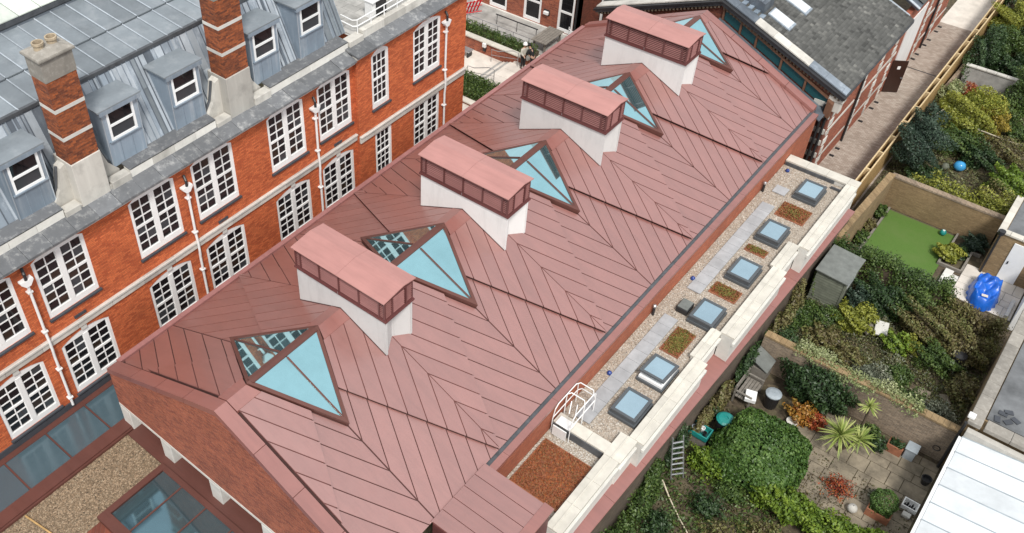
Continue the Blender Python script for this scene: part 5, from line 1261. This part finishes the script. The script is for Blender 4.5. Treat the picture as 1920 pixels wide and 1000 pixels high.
shrub('sparse red leaved shrub in the middle of the patio', 15.75, 16.4, (.62, .55, .3), 800, .09, 'leaf_red', lump=.5, k=9, shell=.3)
def trough(label, x0, x1, y0, y1, h, mat):
    t = thing('terracotta_trough', label, 'planter', ((x0 + x1) / 2, (y0 + y1) / 2, GZ), 'terracotta troughs on the patio'); b_ = B()
    for a in ((x0, x1, y0, y0 + .05), (x0, x1, y1 - .05, y1), (x0, x0 + .05, y0 + .05, y1 - .05), (x1 - .05, x1, y0 + .05, y1 - .05)): b_.box(*a, GZ, GZ + h)
    b_.build('pot', 'terracotta', t); boxo('soil', 'soil', t, x0 + .05, x1 - .05, y0 + .05, y1 - .05, GZ, GZ + h - .06); grassy(t, x0 + .06, x1 - .06, y0 + .06, y1 - .06, GZ + h - .05, 160, .15, mat); return t
trough('terracotta trough of dark flowers against the old brick wall', 16.45, 17.05, 19.45, 19.9, .45, 'leaf_dark')
trough('terracotta trough under the clipped green ball', 16.9, 17.75, 16.05, 16.5, .4, 'leaf_mid')
tp = thing('topiary_ball', 'clipped green ball shrub in a terracotta trough on the patio', 'topiary', (17.3, 16.45, GZ + .3)); foliage(tp, (17.3, 16.5, -4.3), (.5, .5, .45), 4200, .07, 'leaf_hedge', lump=.06, shell=.82); B().tube([(17.3, 16.45, GZ + .3), (17.3, 16.5, -4.2)], .04, 6).build('stem', 'bark', tp)
B().lathe([(.3, -.3), (.4, 0), (.3, .3), (.02, .4)], (17.3, 16.5, -4.3), 12).build('core', 'bark', tp)
shrub('silvery plant behind the clipped green ball', 16.95, 17.0, (.25, .22, .2), 420, .09, 'leaf_silver')
bx = thing('barbecue_box', 'pale grey storage box standing by the old brick wall', 'box', (17.3, 19.75, GZ)); boxo('case', 'pot_grey', bx, 17.1, 17.5, 19.55, 20.0, GZ, GZ + .55, .03); boxo('lid', 'pot_grey', bx, 17.07, 17.53, 19.52, 20.03, GZ + .55, GZ + .62, .02)
wbk = thing('white_basket', 'white basket holding dark bottles on the patio', 'basket', (18.1, 17.4, GZ)); b_ = B()
for a in ((17.85, 18.4, 17.2, 17.24), (17.85, 18.4, 17.6, 17.64), (17.85, 17.89, 17.24, 17.6), (18.36, 18.4, 17.24, 17.6)): b_.box(*a, GZ + .02, GZ + .25)
b_.box(17.85, 18.4, 17.2, 17.64, GZ + .015, GZ + .04); b_.build('tray', 'paint_white', wbk)
for i in range(5):
    tag(B().lathe([(.04, 0), (.04, .16), (.015, .2), (.015, .25)], (17.95 + i * .085, 17.35 + .1 * (i % 2), GZ + .04), 8).build('bottle', 'plastic_black', None), 'dark bottle in the white basket, %s of five' % ('leftmost', 'second from the left', 'middle', 'second from the right', 'rightmost')[i], 'bottle', 'dark bottles in the white basket')
tag(boxo('plastic_tub', 'stone_white', None, 18.0, 18.3, 16.85, 17.08, GZ + .02, GZ + .16, .03), 'small pale tub on the patio below the white basket', 'tub')
tag(B().lathe([(.02, 0), (.14, .06), (.19, .18), (.15, .31), (.02, .37)], (16.5, 15.85, GZ + .02), 16, False).build('stone_ball', 'stone_weathered', None, smooth=True), 'pale round stone ball below the terracotta trough', 'ball')
dp = thing('dark_pot', 'black round pot at the edge of the patio near the conservatory', 'pot', (18.3, 19.0, GZ)); B().lathe([(.14, 0), (.18, .3), (.2, .32), (.16, .32), (.14, .2), (.001, .2)], (18.2, 18.9, GZ + .02), 14, False).build('pot', 'plastic_black', dp)
# old brick wall across
ow = thing('garden_wall', 'old weathered brick wall with pale ivy along the top, behind the spiky palms', 'wall', (15.5, 20.45, GZ))
boxo('brickwork', 'brick_old', ow, 10.55, 18.42, 20.3, 20.6, GZ, -3.12)
for i in range(36): boxo('coping_brick', 'brick_yellow', ow, 10.55 + i * .2186, 10.55 + i * .2186 + .21, 20.27, 20.63, -3.12, -3.03)
iv = hedge('pale variegated ivy spilling over the old brick wall', 11.9, 16.9, 20.3, 20.72, -3.22, -2.97, 3200, .10, 'leaf_pale', 'ivy', 'ivy', .08)
hs_ = tag(B().tube([(18.0 + .13 * math.cos(a), 20.22, -4.3 + .13 * math.sin(a)) for a in np.linspace(0, 6.1, 14)], .018, 5).build('hose_loop', 'plastic_black', None), 'loop of dark hose hanging on the old brick wall', 'hose')

# climbers and rough growth along the foot of the extension wall
for l, x, y, r, m in (('ivy climbing the extension wall above the rope', 10.22, 11.6, (.28, .9, 1.0), 'leaf_mid'), ('brown climber on the extension wall behind the teal trough', 10.45, 17.0, (.25, 1.0, .8), 'leaf_brown'), ('dark climber on the extension wall behind the garden bench', 10.5, 19.2, (.22, .9, .9), 'leaf_dark'),
                      ('brown ivy on the extension wall beyond the old brick wall', 10.65, 22.2, (.3, 1.1, .9), 'leaf_brown'), ('reddish creeper on the pink ledge beside the shed', 10.55, 23.9, (.3, .6, 1.25), 'leaf_brown'), ('dark ivy on the extension wall behind the ladder', 10.2, 13.6, (.22, .9, .95), 'leaf_dark'), ('olive climber on the extension wall beside the clipped hedge dome', 10.4, 15.6, (.2, .8, .75), 'leaf_brown'), ('green creeper on the extension wall left of the shed', 10.75, 26.6, (.2, 1.2, .9), 'leaf_mid'), ('green ivy at the very bottom of the extension wall', 10.1, 7.2, (.3, 1.2, .9), 'leaf_mid')):
    shrub(l, x, y, r, 2600, .12, m, lump=.35, k=4, cat='climber', name='climber')
sv = thing('low_shelter', 'dark grey felt covered low shelter behind the garden bench', 'shelter', (10.95, 20, GZ))
B().prism([(10.55, 19.35, -3.75), (11.35, 19.35, -4.15), (11.35, 20.25, -4.15), (10.55, 20.25, -3.75)], (0, 0, .05)).build('roof', 'felt_grey', sv); boxo('side', 'timber_grey', sv, 10.6, 11.3, 19.4, 20.22, GZ, -4.17)
# --- middle, overgrown garden
sd2 = thing('garden_shed', 'grey green timber shed with a flat felt roof', 'shed', (11.35, 26.4, GZ))
for i in range(14):
    z = GZ + .04 + i * .142
    B().prism([(10.70, 25.50, z), (10.70, 25.45, z), (10.70, 25.485, z + .14), (10.70, 25.5, z + .14)], (1.3, 0, 0)).build('board', 'shed_green', sd2)
    B().prism([(12.0, 25.52, z), (12.05, 25.52, z), (12.015, 25.52, z + .14), (12.0, 25.52, z + .14)], (0, 1.85, 0)).build('board', 'shed_green', sd2)
boxo('carcass', 'bark', sd2, 10.72, 11.98, 25.51, 27.36, GZ, -2.98)
B().prism([(10.62, 25.35, -2.92), (12.12, 25.35, -3.02), (12.12, 27.5, -3.02), (10.62, 27.5, -2.92)], (0, 0, .05)).build('roof', 'felt_grey', sd2)
boxo('window', 'glass_white', sd2, 12.03, 12.06, 26.0, 26.9, -3.75, -3.35); boxo('corner_post', 'shed_green', sd2, 11.98, 12.06, 25.43, 25.51, GZ, -3.02)
hedge('ivy hedge with pale flower heads between the overgrown garden and the lawn', 10.5, 15.7, 27.9, 28.75, GZ, -3.25, 11500, .12, 'leaf_mid', jit=.16)
hedge('brown green hedge in front of the blue tarpaulin', 15.7, 18.1, 27.9, 28.5, GZ, -3.75, 4200, .12, 'leaf_brown', jit=.14)
wild = [('lime green shrub in front of the shed', 12.95, 25.2, (.75, .65, .55), 'leaf_lime', .13), ('bright green leafy clump beside the pale slab', 14.9, 25.0, (.5, .45, .4), 'leaf_bright', .16), ('yellow flowered shrub right of the pale slab', 15.4, 25.3, (.5, .4, .38), 'leaf_lime', .09),
        ('dark tangled shrub under the ivy hedge', 13.3, 26.9, (1.0, .7, .75), 'leaf_dark', .13), ('blue green shrub touching the corner of the shed', 12.6, 26.2, (.5, .6, .65), 'leaf_blue', .11), ('brown tangled shrub in the middle of the overgrown garden', 15.6, 26.7, (1.2, .8, .7), 'leaf_brown', .12),
        ('rusty brown shrub before the hedge by the blue tarpaulin', 17.2, 26.5, (.95, .8, .6), 'leaf_brown', .12), ('mid green shrub at the right of the overgrown garden', 16.5, 25.2, (.8, .6, .5), 'leaf_mid', .12), ('low grassy shrub left of the shed', 10.85, 23.9, (.6, .9, .45), 'leaf_mid', .12),
        ('green shrub in front of the shed wall', 11.7, 24.5, (.7, .5, .42), 'leaf_mid', .12), ('silver leaved shrub behind the old brick wall', 14.7, 22.3, (.7, .5, .5), 'leaf_silver', .11), ('round dark green shrub behind the old brick wall', 16.2, 22.0, (.7, .55, .5), 'leaf_mid', .11),
        ('silver grey spreading shrub near the stone parapet', 17.3, 21.9, (.85, .6, .42), 'leaf_silver', .12), ('brown grass clump behind the old brick wall', 13.6, 22.6, (.6, .55, .5), 'leaf_brown', .13), ('pale flowering shrub at the left of the overgrown garden', 12.6, 21.9, (.7, .6, .42), 'leaf_pale', .10),
        ('reddish dead shrub near the stone parapet', 17.9, 24.3, (.5, .7, .4), 'leaf_brown', .10), ('grassy brown mound left of the pale slab', 12.4, 23.3, (.75, .6, .4), 'leaf_brown', .14), ('dark green bush in the shade of the extension wall', 10.9, 21.4, (.55, .9, .55), 'leaf_dark', .12),
        ('dull green bush at the foot of the ivy hedge', 14.6, 27.2, (.9, .6, .7), 'leaf_mid', .12), ('small dark bush beside the pale patch of stones', 15.6, 23.3, (.5, .45, .4), 'leaf_mid', .11)]
for l, x, y, r, m, lf in wild:
    r = (r[0] * 1.12, r[1] * 1.12, r[2] * 1.15); shrub(l, x, y, r, int(2500 * r[0] * r[1] / .4), lf, m, lump=.42, k=6)
scatter('ground_cover', 'tangled low growth over the overgrown garden', 'ground cover', 10.5, 18.35, 20.7, 28.0, 52000, .10, 'ground_mix', .42, .6)
scatter('dry_grass', 'pale dry grass and seed heads in the overgrown garden', 'grass', 10.6, 18.2, 20.9, 27.6, 13000, .16, 'leaf_silver', .55, -.55, aspect=.16)
tag(B().obox((14.05, 25.55, -4.62), (.55, .75, .12), Matrix.Rotation(.25, 3, 'Z') @ Matrix.Rotation(.3, 3, 'X')).build('white_slab', 'stone_white', None, bevel=.03), 'pale broken slab lying in the overgrown garden', 'slab')
tag(B().obox((13.55, 25.35, -4.72), (.5, .7, .08), Matrix.Rotation(-.3, 3, 'Z') @ Matrix.Rotation(.15, 3, 'Y')).build('grey_board', 'timber_grey', None), 'grey board lying beside the pale broken slab', 'board')
for i, (x, y) in enumerate(((16.7, 23.4), (17.1, 23.0), (16.3, 23.0), (17.5, 23.6))): tag(B().obox((x, y, GZ + .06), (.5, .36, .1), Matrix.Rotation(i * .7, 3, 'Z')).build('stepping_stone', 'flagstone', None, bevel=.03), 'buff stepping stone near the stone parapet, %s of four' % ('second from the left', 'third from the left', 'leftmost', 'rightmost')[i], 'stone', 'stepping stones in the overgrown garden')
dm = thing('compost_bin', 'dark round lidded bin among the brown shrubs', 'bin', (17.2, 25.75, GZ)); B().lathe([(.4, 0), (.36, .5), (.3, .72)], (17.2, 25.75, GZ), 16).build('drum', 'plastic_black', dm); B().lathe([(.32, .72), (.3, .8), (.1, .88), (.01, .88)], (17.2, 25.75, GZ), 16, False).build('lid', 'plastic_black', dm)

# --- garden with the lawn
structure(B().add([(11.37, 28.7, GZ + .004), (14.65, 28.7, GZ + .004), (14.65, 34.6, GZ + .004), (11.37, 34.6, GZ + .004)], [(0, 1, 2, 3)]).build('lawn', 'lawn'))
yw = thing('yellow_brick_wall', 'yellow brown brick wall at the far end of the artificial lawn', 'wall', (13.5, 34.9, GZ)); boxo('brickwork', 'brick_yellow', yw, 10.8, 16.1, 34.75, 35.02, GZ, -3.2)
for i in range(24): boxo('coping_brick', 'brick_old', yw, 10.8 + i * .2208, 10.8 + i * .2208 + .214, 34.72, 35.05, -3.2, -3.1)
bw_ = thing('boundary_wall', 'buff brick boundary wall beside the extension and the lawn', 'wall', (10.6, 31, GZ)); B().prism([(10.35, 28.3, GZ), (10.65, 28.3, GZ), (10.95, 34.74, GZ), (10.65, 34.74, GZ)], (0, 0, 1.95)).build('brickwork', 'brick_yellow', bw_)
for i in range(29): B().prism([(10.33 + i * .0103, 28.3 + i * .222, GZ + 1.95), (10.67 + i * .0103, 28.3 + i * .222, GZ + 1.95), (10.68 + i * .0103, 28.512 + i * .222, GZ + 1.95), (10.34 + i * .0103, 28.512 + i * .222, GZ + 1.95)], (0, 0, .08)).build('coping_brick', 'brick_yellow', bw_)
eg = thing('timber_edging', 'timber sleepers edging the beds around the lawn', 'edging', (13, 33, GZ))
for a in ((11.27, 11.37, 28.7, 34.6), (14.60, 14.70, 33.6, 34.7), (14.52, 14.62, 31.95, 32.6), (14.62, 15.6, 31.95, 32.05), (15.55, 15.65, 32.05, 33.75), (15.65, 16.0, 33.7, 33.8)): boxo('sleeper', 'timber_grey', eg, *a, GZ - .01, GZ + .16)
for l, x, y, r, m, lf in (('green plant in the left bed nearest the hedge', 11.05, 31.2, (.3, .42, .3), 'leaf_mid', .13), ('mixed plant in the middle of the left bed', 11.05, 32.5, (.28, .4, .25), 'leaf_brown', .12), ('green plant in the left bed by the yellow brick wall', 11.1, 33.8, (.28, .42, .32), 'leaf_mid', .12),
                          ('lime green fern at the corner of the lawn', 14.75, 32.7, (.55, .5, .36), 'leaf_lime', .16), ('dark green conifer shrub in the bed by the yellow brick wall', 15.5, 34.15, (.55, .45, .42), 'leaf_blue', .11), ('dark low shrub in the bed beside the steps', 15.1, 33.2, (.4, .5, .22), 'leaf_dark', .10)):
    shrub(l, x, y, r, int(3200 * r[0] * r[1] / .3), lf, m, lump=.35)
bl = thing('turquoise_ball', 'turquoise and white ball lying on the lawn', 'ball', (14.05, 34.3, GZ)); B().lathe([(.01, 0), (.11, .03), (.16, .16), (.11, .29), (.06, .31)], (14.05, 34.3, GZ), 14, False).build('shell', 'plastic_teal', bl, smooth=True); B().lathe([(.06, .31), (.01, .32)], (14.05, 34.3, GZ), 14, False).build('patch', 'paint_white', bl)
flags('rear_patio', 15.66, 18.3, 30.15, 32.9, GZ + .02, 'flag_pale', 'concrete', (.55, .8))
st_ = thing('garden_steps', 'two white stone steps between the lawn and the rear patio', 'steps', (15.3, 31, GZ)); boxo('step', 'stone_white', st_, 14.98, 15.36, 30.6, 31.75, GZ, GZ + .18, .02); boxo('step', 'stone_white', st_, 15.37, 15.65, 30.3, 31.6, GZ, GZ + .10, .02)
boxo('kerb', 'stone_white', st_, 18.0, 18.15, 30.2, 31.5, GZ, GZ + .2, .02)
# crumpled blue tarpaulin over a frame
tv, tf_ = [], []; NX, NY = 44, 44
for j in range(NY + 1):
    for i in range(NX + 1):
        u, v = i / NX, j / NY; x, y = 16.15 + 1.3 * u + .15 * (1 - v), 29.95 + 2.2 * v
        e = min(u, 1 - u, v, 1 - v); hgt = .62 * min(1, e / .13) ** .7
        hgt *= 1 + .09 * math.sin(u * 7 + v * 4) * min(1, e * 6) + .04 * math.sin(v * 15 - u * 9) - .30 * (abs(math.sin(u * 5.2 + v * 8.3 + .6)) ** .5 - .7) * min(1, e * 5) + .16 * (abs(math.sin(u * 11 - v * 6.5)) - .5) * min(1, e * 5); ridge = abs((v - .35) - .5 * u); hgt += .16 * math.exp(-(ridge / .08) ** 2) * min(1, e * 8); hgt += .2 * max(0, v - .5) * min(1, e * 6)
        s_ = .04 * math.sin(j * .65) if i in (0, NX) else 0; s2 = .04 * math.sin(i * .55) if j in (0, NY) else 0
        cx, cy = 16.8, 31.05; r_ = 1 - .26 * max(0, abs(u - .5) + abs(v - .5) - .62) / .38
        tv.append((cx + (x - cx) * r_ + s_, cy + (y - cy) * r_ + s2, GZ + .03 + hgt))
for j in range(NY):
    for i in range(NX): k = j * (NX + 1) + i; tf_.append((k, k + 1, k + NX + 2, k + NX + 1))
plain('tarp_blue', (.012, .11, .50), .32, var=.2, scale=3)
tp_ = thing('blue_tarpaulin', 'crumpled bright blue tarpaulin covering something on the rear patio', 'tarpaulin', (16.8, 31, GZ)); B().add(tv, tf_).build('sheet', 'tarp_blue', tp_, smooth=True)
B().obox((16.95, 30.35, GZ + .64), (.26, .16, .02), Matrix.Rotation(.2, 3, 'Z')).build('patch', 'flag_pale', tp_)
xt = thing('brick_outhouse', 'brown brick outhouse with a white door beside the rear patio', 'outhouse', (18, 34, GZ))
boxo('wall', 'brick_yellow', xt, 16.2, 21, 32.75, 36, GZ, -2.5)
for i in range(9): boxo('coping_stone', 'stone_cream', xt, 16.12 + i * .54, 16.65 + i * .54, 32.68, 33.0, -2.5, -2.4, .01)
for i in range(6): boxo('coping_stone', 'stone_cream', xt, 16.12, 16.42, 33.01 + i * .5, 33.5 + i * .5, -2.5, -2.4, .01)
boxo('roof', 'asphalt_roof', xt, 16.45, 21, 33.0, 36, -2.55, -2.47); dr = boxo('door', 'upvc_white', xt, 16.98, 17.75, 32.70, 32.75, -4.95, -2.75, .01); boxo('handle', 'black_metal', dr, 17.08, 17.13, 32.66, 32.70, -3.95, -3.8)
B().tube([(16.3, 32.68, -2.5), (16.3, 32.68, GZ)], .05, 8).build('downpipe', 'black_metal', xt); B().lathe([(.05, 0), (.14, .1), (.16, .3), (.05, .3)], (16.3, 32.62, -2.6), 10).build('hopper', 'black_metal', xt)
lw = thing('lean_to_roof', 'small white lean-to roof at the right edge above the rear patio', 'lean-to', (19, 30.8, GZ)); boxo('frame', 'upvc_white', lw, 18.35, 20.5, 29.6, 32.2, GZ, -3.2)
for i in range(4): B().prism([(18.3, 29.6 + i * .66, -3.1), (20.5, 29.6 + i * .66, -2.5), (20.5, 30.23 + i * .66, -2.5), (18.3, 30.23 + i * .66, -3.1)], (0, 0, -.04)).build('pane', 'glass_white', lw)
# --- flat-roofed house and conservatory, right edge
fh = thing('flat_roof_house', 'house extension with a wet grey flat roof and stone parapet at the right edge', 'house', (22, 24, GZ))
boxo('wall', 'brick_yellow', fh, 18.45, 30, 20.2, 27.6, GZ, -2.2); boxo('roof', 'asphalt_roof', fh, 18.9, 30, 20.7, 27.2, -2.2, -2.12)
for i in range(9): boxo('coping_stone', 'stone_lichen', fh, 18.38, 18.85, 20.05 + i * .84, 20.88 + i * .84, -2.2, -2.0, .02)
for i in range(6): boxo('coping_stone', 'stone_lichen', fh, 18.96 + i * .9, 19.85 + i * .9, 20.05, 20.55, -2.2, -2.0, .02)
B().tube([(18.36, 20.0, -2.1), (18.36, 20.0, GZ)], .06, 8).build('downpipe', 'black_metal', fh); boxo('floodlight', 'paint_white', fh, 18.3, 18.55, 20.15, 20.4, -2.0, -1.85, .03)
for i, (x, y) in enumerate(((19.3, 21.3), (19.55, 21.0), (19.2, 20.9), (19.75, 21.25), (19.45, 21.5))):
    tag(B().obox((x, y, -2.10), (.3, .2, .04), Matrix.Rotation(i * .9, 3, 'Z')).build('dark_slate', 'sill_slate', None), 'loose dark slate on the wet flat roof, %s of five' % ('middle one', 'lowest one', 'leftmost one', 'rightmost one', 'topmost one')[i], 'slate', 'loose slates on the flat roof')
cv = thing('conservatory', 'conservatory with a white panelled roof at the lower right corner', 'conservatory', (21, 17, GZ))
boxo('wall', 'upvc_white', cv, 18.62, 26, 12.2, 19.7, GZ, -2.75)
def CZ(x): return -2.62 + (x - 18.5) * .10
ysb = [12.2, 13.2, 14.23, 15.2, 16.1, 17.05, 17.98, 18.88, 19.75]
for i in range(8): B().prism([(18.5, ysb[i] + .02, CZ(18.5)), (26, ysb[i] + .02, CZ(26)), (26, ysb[i + 1] - .02, CZ(26)), (18.5, ysb[i + 1] - .02, CZ(18.5))], (0, 0, -.05)).build('roof_panel', 'glass_white', cv)
for y in ysb: B().prism([(18.48, y - .02, CZ(18.48) + .015), (26, y - .02, CZ(26) + .015), (26, y + .02, CZ(26) + .015), (18.48, y + .02, CZ(18.48) + .015)], (0, 0, -.05)).build('glazing_bar', 'pot_grey', cv)
boxo('gutter', 'paint_white', cv, 18.38, 18.5, 12.2, 19.75, -2.78, -2.66); boxo('flashing', 'stone_weathered', cv, 18.5, 26, 19.77, 20.02, -2.6, -2.3)

# --- far gardens
tree('dark blue green conifer against the timber fence', 10.9, 38.6, 2.8, (1.15, 1.6, 1.25), 9000, .13, 'leaf_blue', lump=.35)
tree('dark conifer standing behind the first conifer by the fence', 10.55, 41.0, 2.4, (.8, 1.0, 1.0), 4200, .13, 'leaf_blue', lump=.35)
far = [('large yellow green shrub beside the dark conifer', 11.9, 44.0, (1.3, 1.4, 1.0), 'leaf_lime', .14), ('golden yellow shrub behind the net fence', 13.0, 44.5, (.85, .9, .75), 'leaf_yellow', .12), ('pale shrub by the fence post gap', 10.5, 46.4, (.5, .9, .6), 'leaf_pale', .12), ('bright fern below the grey rendered wall', 12.3, 47.2, (.7, .5, .4), 'leaf_bright', .15),
       ('dark ivy bush against the far fence', 10.7, 51.5, (.6, 1.8, 1.1), 'leaf_dark', .13), ('green tree at the right edge above the dark doorway', 14.2, 48.5, (1.0, 1.2, 1.2), 'leaf_mid', .14), ('yellow green bush at the top right', 11.6, 56.8, (1.6, 1.5, 1.0), 'leaf_lime', .14), ('dark bush at the top right corner', 13.4, 55.5, (1.3, 1.4, 1.1), 'leaf_dark', .14),
       ('olive shrub in the bed before the grey rendered wall', 13.5, 46.2, (.7, .5, .45), 'leaf_mid', .12), ('olive green shrub at the right edge', 14.6, 45.2, (.55, .5, .4), 'leaf_mid', .12), ('brown climber on the net fence', 14.3, 42.6, (1.1, .45, .6), 'leaf_brown', .12), ('dull green shrub under the net fence', 12.2, 42.0, (1.0, .8, .6), 'leaf_mid', .12),
       ('bright green shrub with autumn leaves at the right edge', 15.6, 39.6, (.9, .9, .7), 'leaf_bright', .16), ('coppery brown bush below the bright green one', 15.3, 38.3, (.75, .6, .5), 'leaf_brown', .13), ('dark shrub left of the blue ball', 11.9, 37.6, (.7, .7, .5), 'leaf_dark', .12), ('yellow green creeper on the yellow brick wall', 13.2, 35.6, (1.3, .4, 1.0), 'leaf_lime', .13),
       ('lime creeper at the right end of the yellow brick wall', 15.6, 35.9, (1.1, .5, 1.0), 'leaf_lime', .13), ('mid green shrub behind the blue ball', 13.6, 41.4, (.9, .6, .5), 'leaf_dark', .12), ('shade loving bush at the top right near the fence', 11.2, 54.0, (.9, 1.1, .8), 'leaf_mid', .13), ('dark ground bush before the far ivy', 12.6, 52.3, (1.2, .9, .5), 'leaf_dark', .13),
       ('pale green bush between the conifer and the yellow brick wall', 12.0, 36.3, (.8, .5, .45), 'leaf_pale', .11), ('reddish bush beside the fern', 11.1, 48.0, (.4, .45, .4), 'leaf_red', .10), ('large dark bush outside the top right', 15.5, 52.5, (1.4, 1.5, 1.2), 'leaf_dark', .14)]
for l, x, y, r, m, lf in far:
    r = tuple(v * 1.22 for v in r); shrub(l, x, y, r, int(2500 * r[0] * r[1] / .45), lf, m, lump=.38, k=6)
scatter('ground_cover', 'mixed low growth over the far gardens', 'ground cover', 10.0, 18, 35.1, 60, 60000, .12, 'ground_mix', .4, .5)
gwl = thing('rendered_wall', 'low grey rendered wall crossing the far garden', 'wall', (12.2, 49, GZ)); boxo('render', 'concrete', gwl, 10.4, 14.8, 48.9, 49.1, GZ, -3.55); 
for i in range(8): boxo('coping_stone', 'stone_weathered', gwl, 10.35 + i * .56, 10.35 + i * .56 + .55, 48.85, 49.15, -3.55, -3.47, .01)
nf = thing('net_fence', 'sagging wire net fence between two far gardens', 'fence', (13, 42.8, GZ))
B().tube([(11.2, 42.75, -3.7), (12.3, 42.75, -3.76), (13.2, 42.75, -3.72), (14.4, 42.75, -3.78), (15.8, 42.75, -3.7)], .025, 5).build('top_wire', 'rope', nf)
for x in (11.2, 12.85, 14.4, 15.8): B().tube([(x, 42.75, GZ), (x, 42.75, -3.65)], .03, 6).build('post', 'timber_grey', nf)
for i in range(8): B().tube([(11.2, 42.75, GZ + .15 * (i + 1)), (15.8, 42.75, GZ + .15 * (i + 1))], .006, 4).build('wire', 'timber_grey', nf)
gb_ = thing('blue_bowl', 'shiny blue gazing ball on the ground of the far garden', 'ball', (13.0, 40.3, GZ)); B().lathe([(.02, 0), (.22, .06), (.32, .25), (.24, .45), (.08, .53), (.01, .54)], (13.0, 40.3, GZ), 18, False).build('globe', 'pool_blue', gb_, smooth=True); B().lathe([(.16, 0), (.2, .04)], (13.0, 40.3, GZ), 14).build('base', 'plastic_black', gb_)
tag(B().lathe([(.02, 0), (.17, .05), (.22, .2), (.15, .34), (.01, .4)], (12.4, 39.9, GZ), 14, False).build('green_ball', 'shed_green', None, smooth=True), 'dark green ball beside the shiny blue one', 'ball')
tag(B().tube([(10.3, 41.2, -3.6), (11.0, 43.6, -3.4)], .03, 6).build('dead_branch', 'rope', None), 'bare pale branch lying over the dark conifer', 'branch')
tag(B().prism([(9.95, 46.5, GZ), (10.15, 46.5, GZ), (10.4, 55, GZ), (10.2, 55, GZ)], (0, 0, .9)).build('low_wall', 'brick_old', None), 'low mossy wall at the foot of the timber fence', 'wall')
hedge('dark ivy hedge crossing behind the far gardens', 9.95, 20, 58.5, 60.5, GZ, -2.6, 9000, .16, 'leaf_dark', jit=.2)
hedge('dark hedge closing the end of the paved path', 5.5, 9.4, 62.6, 64, GZ, -2.4, 4500, .16, 'leaf_brown', jit=.2)
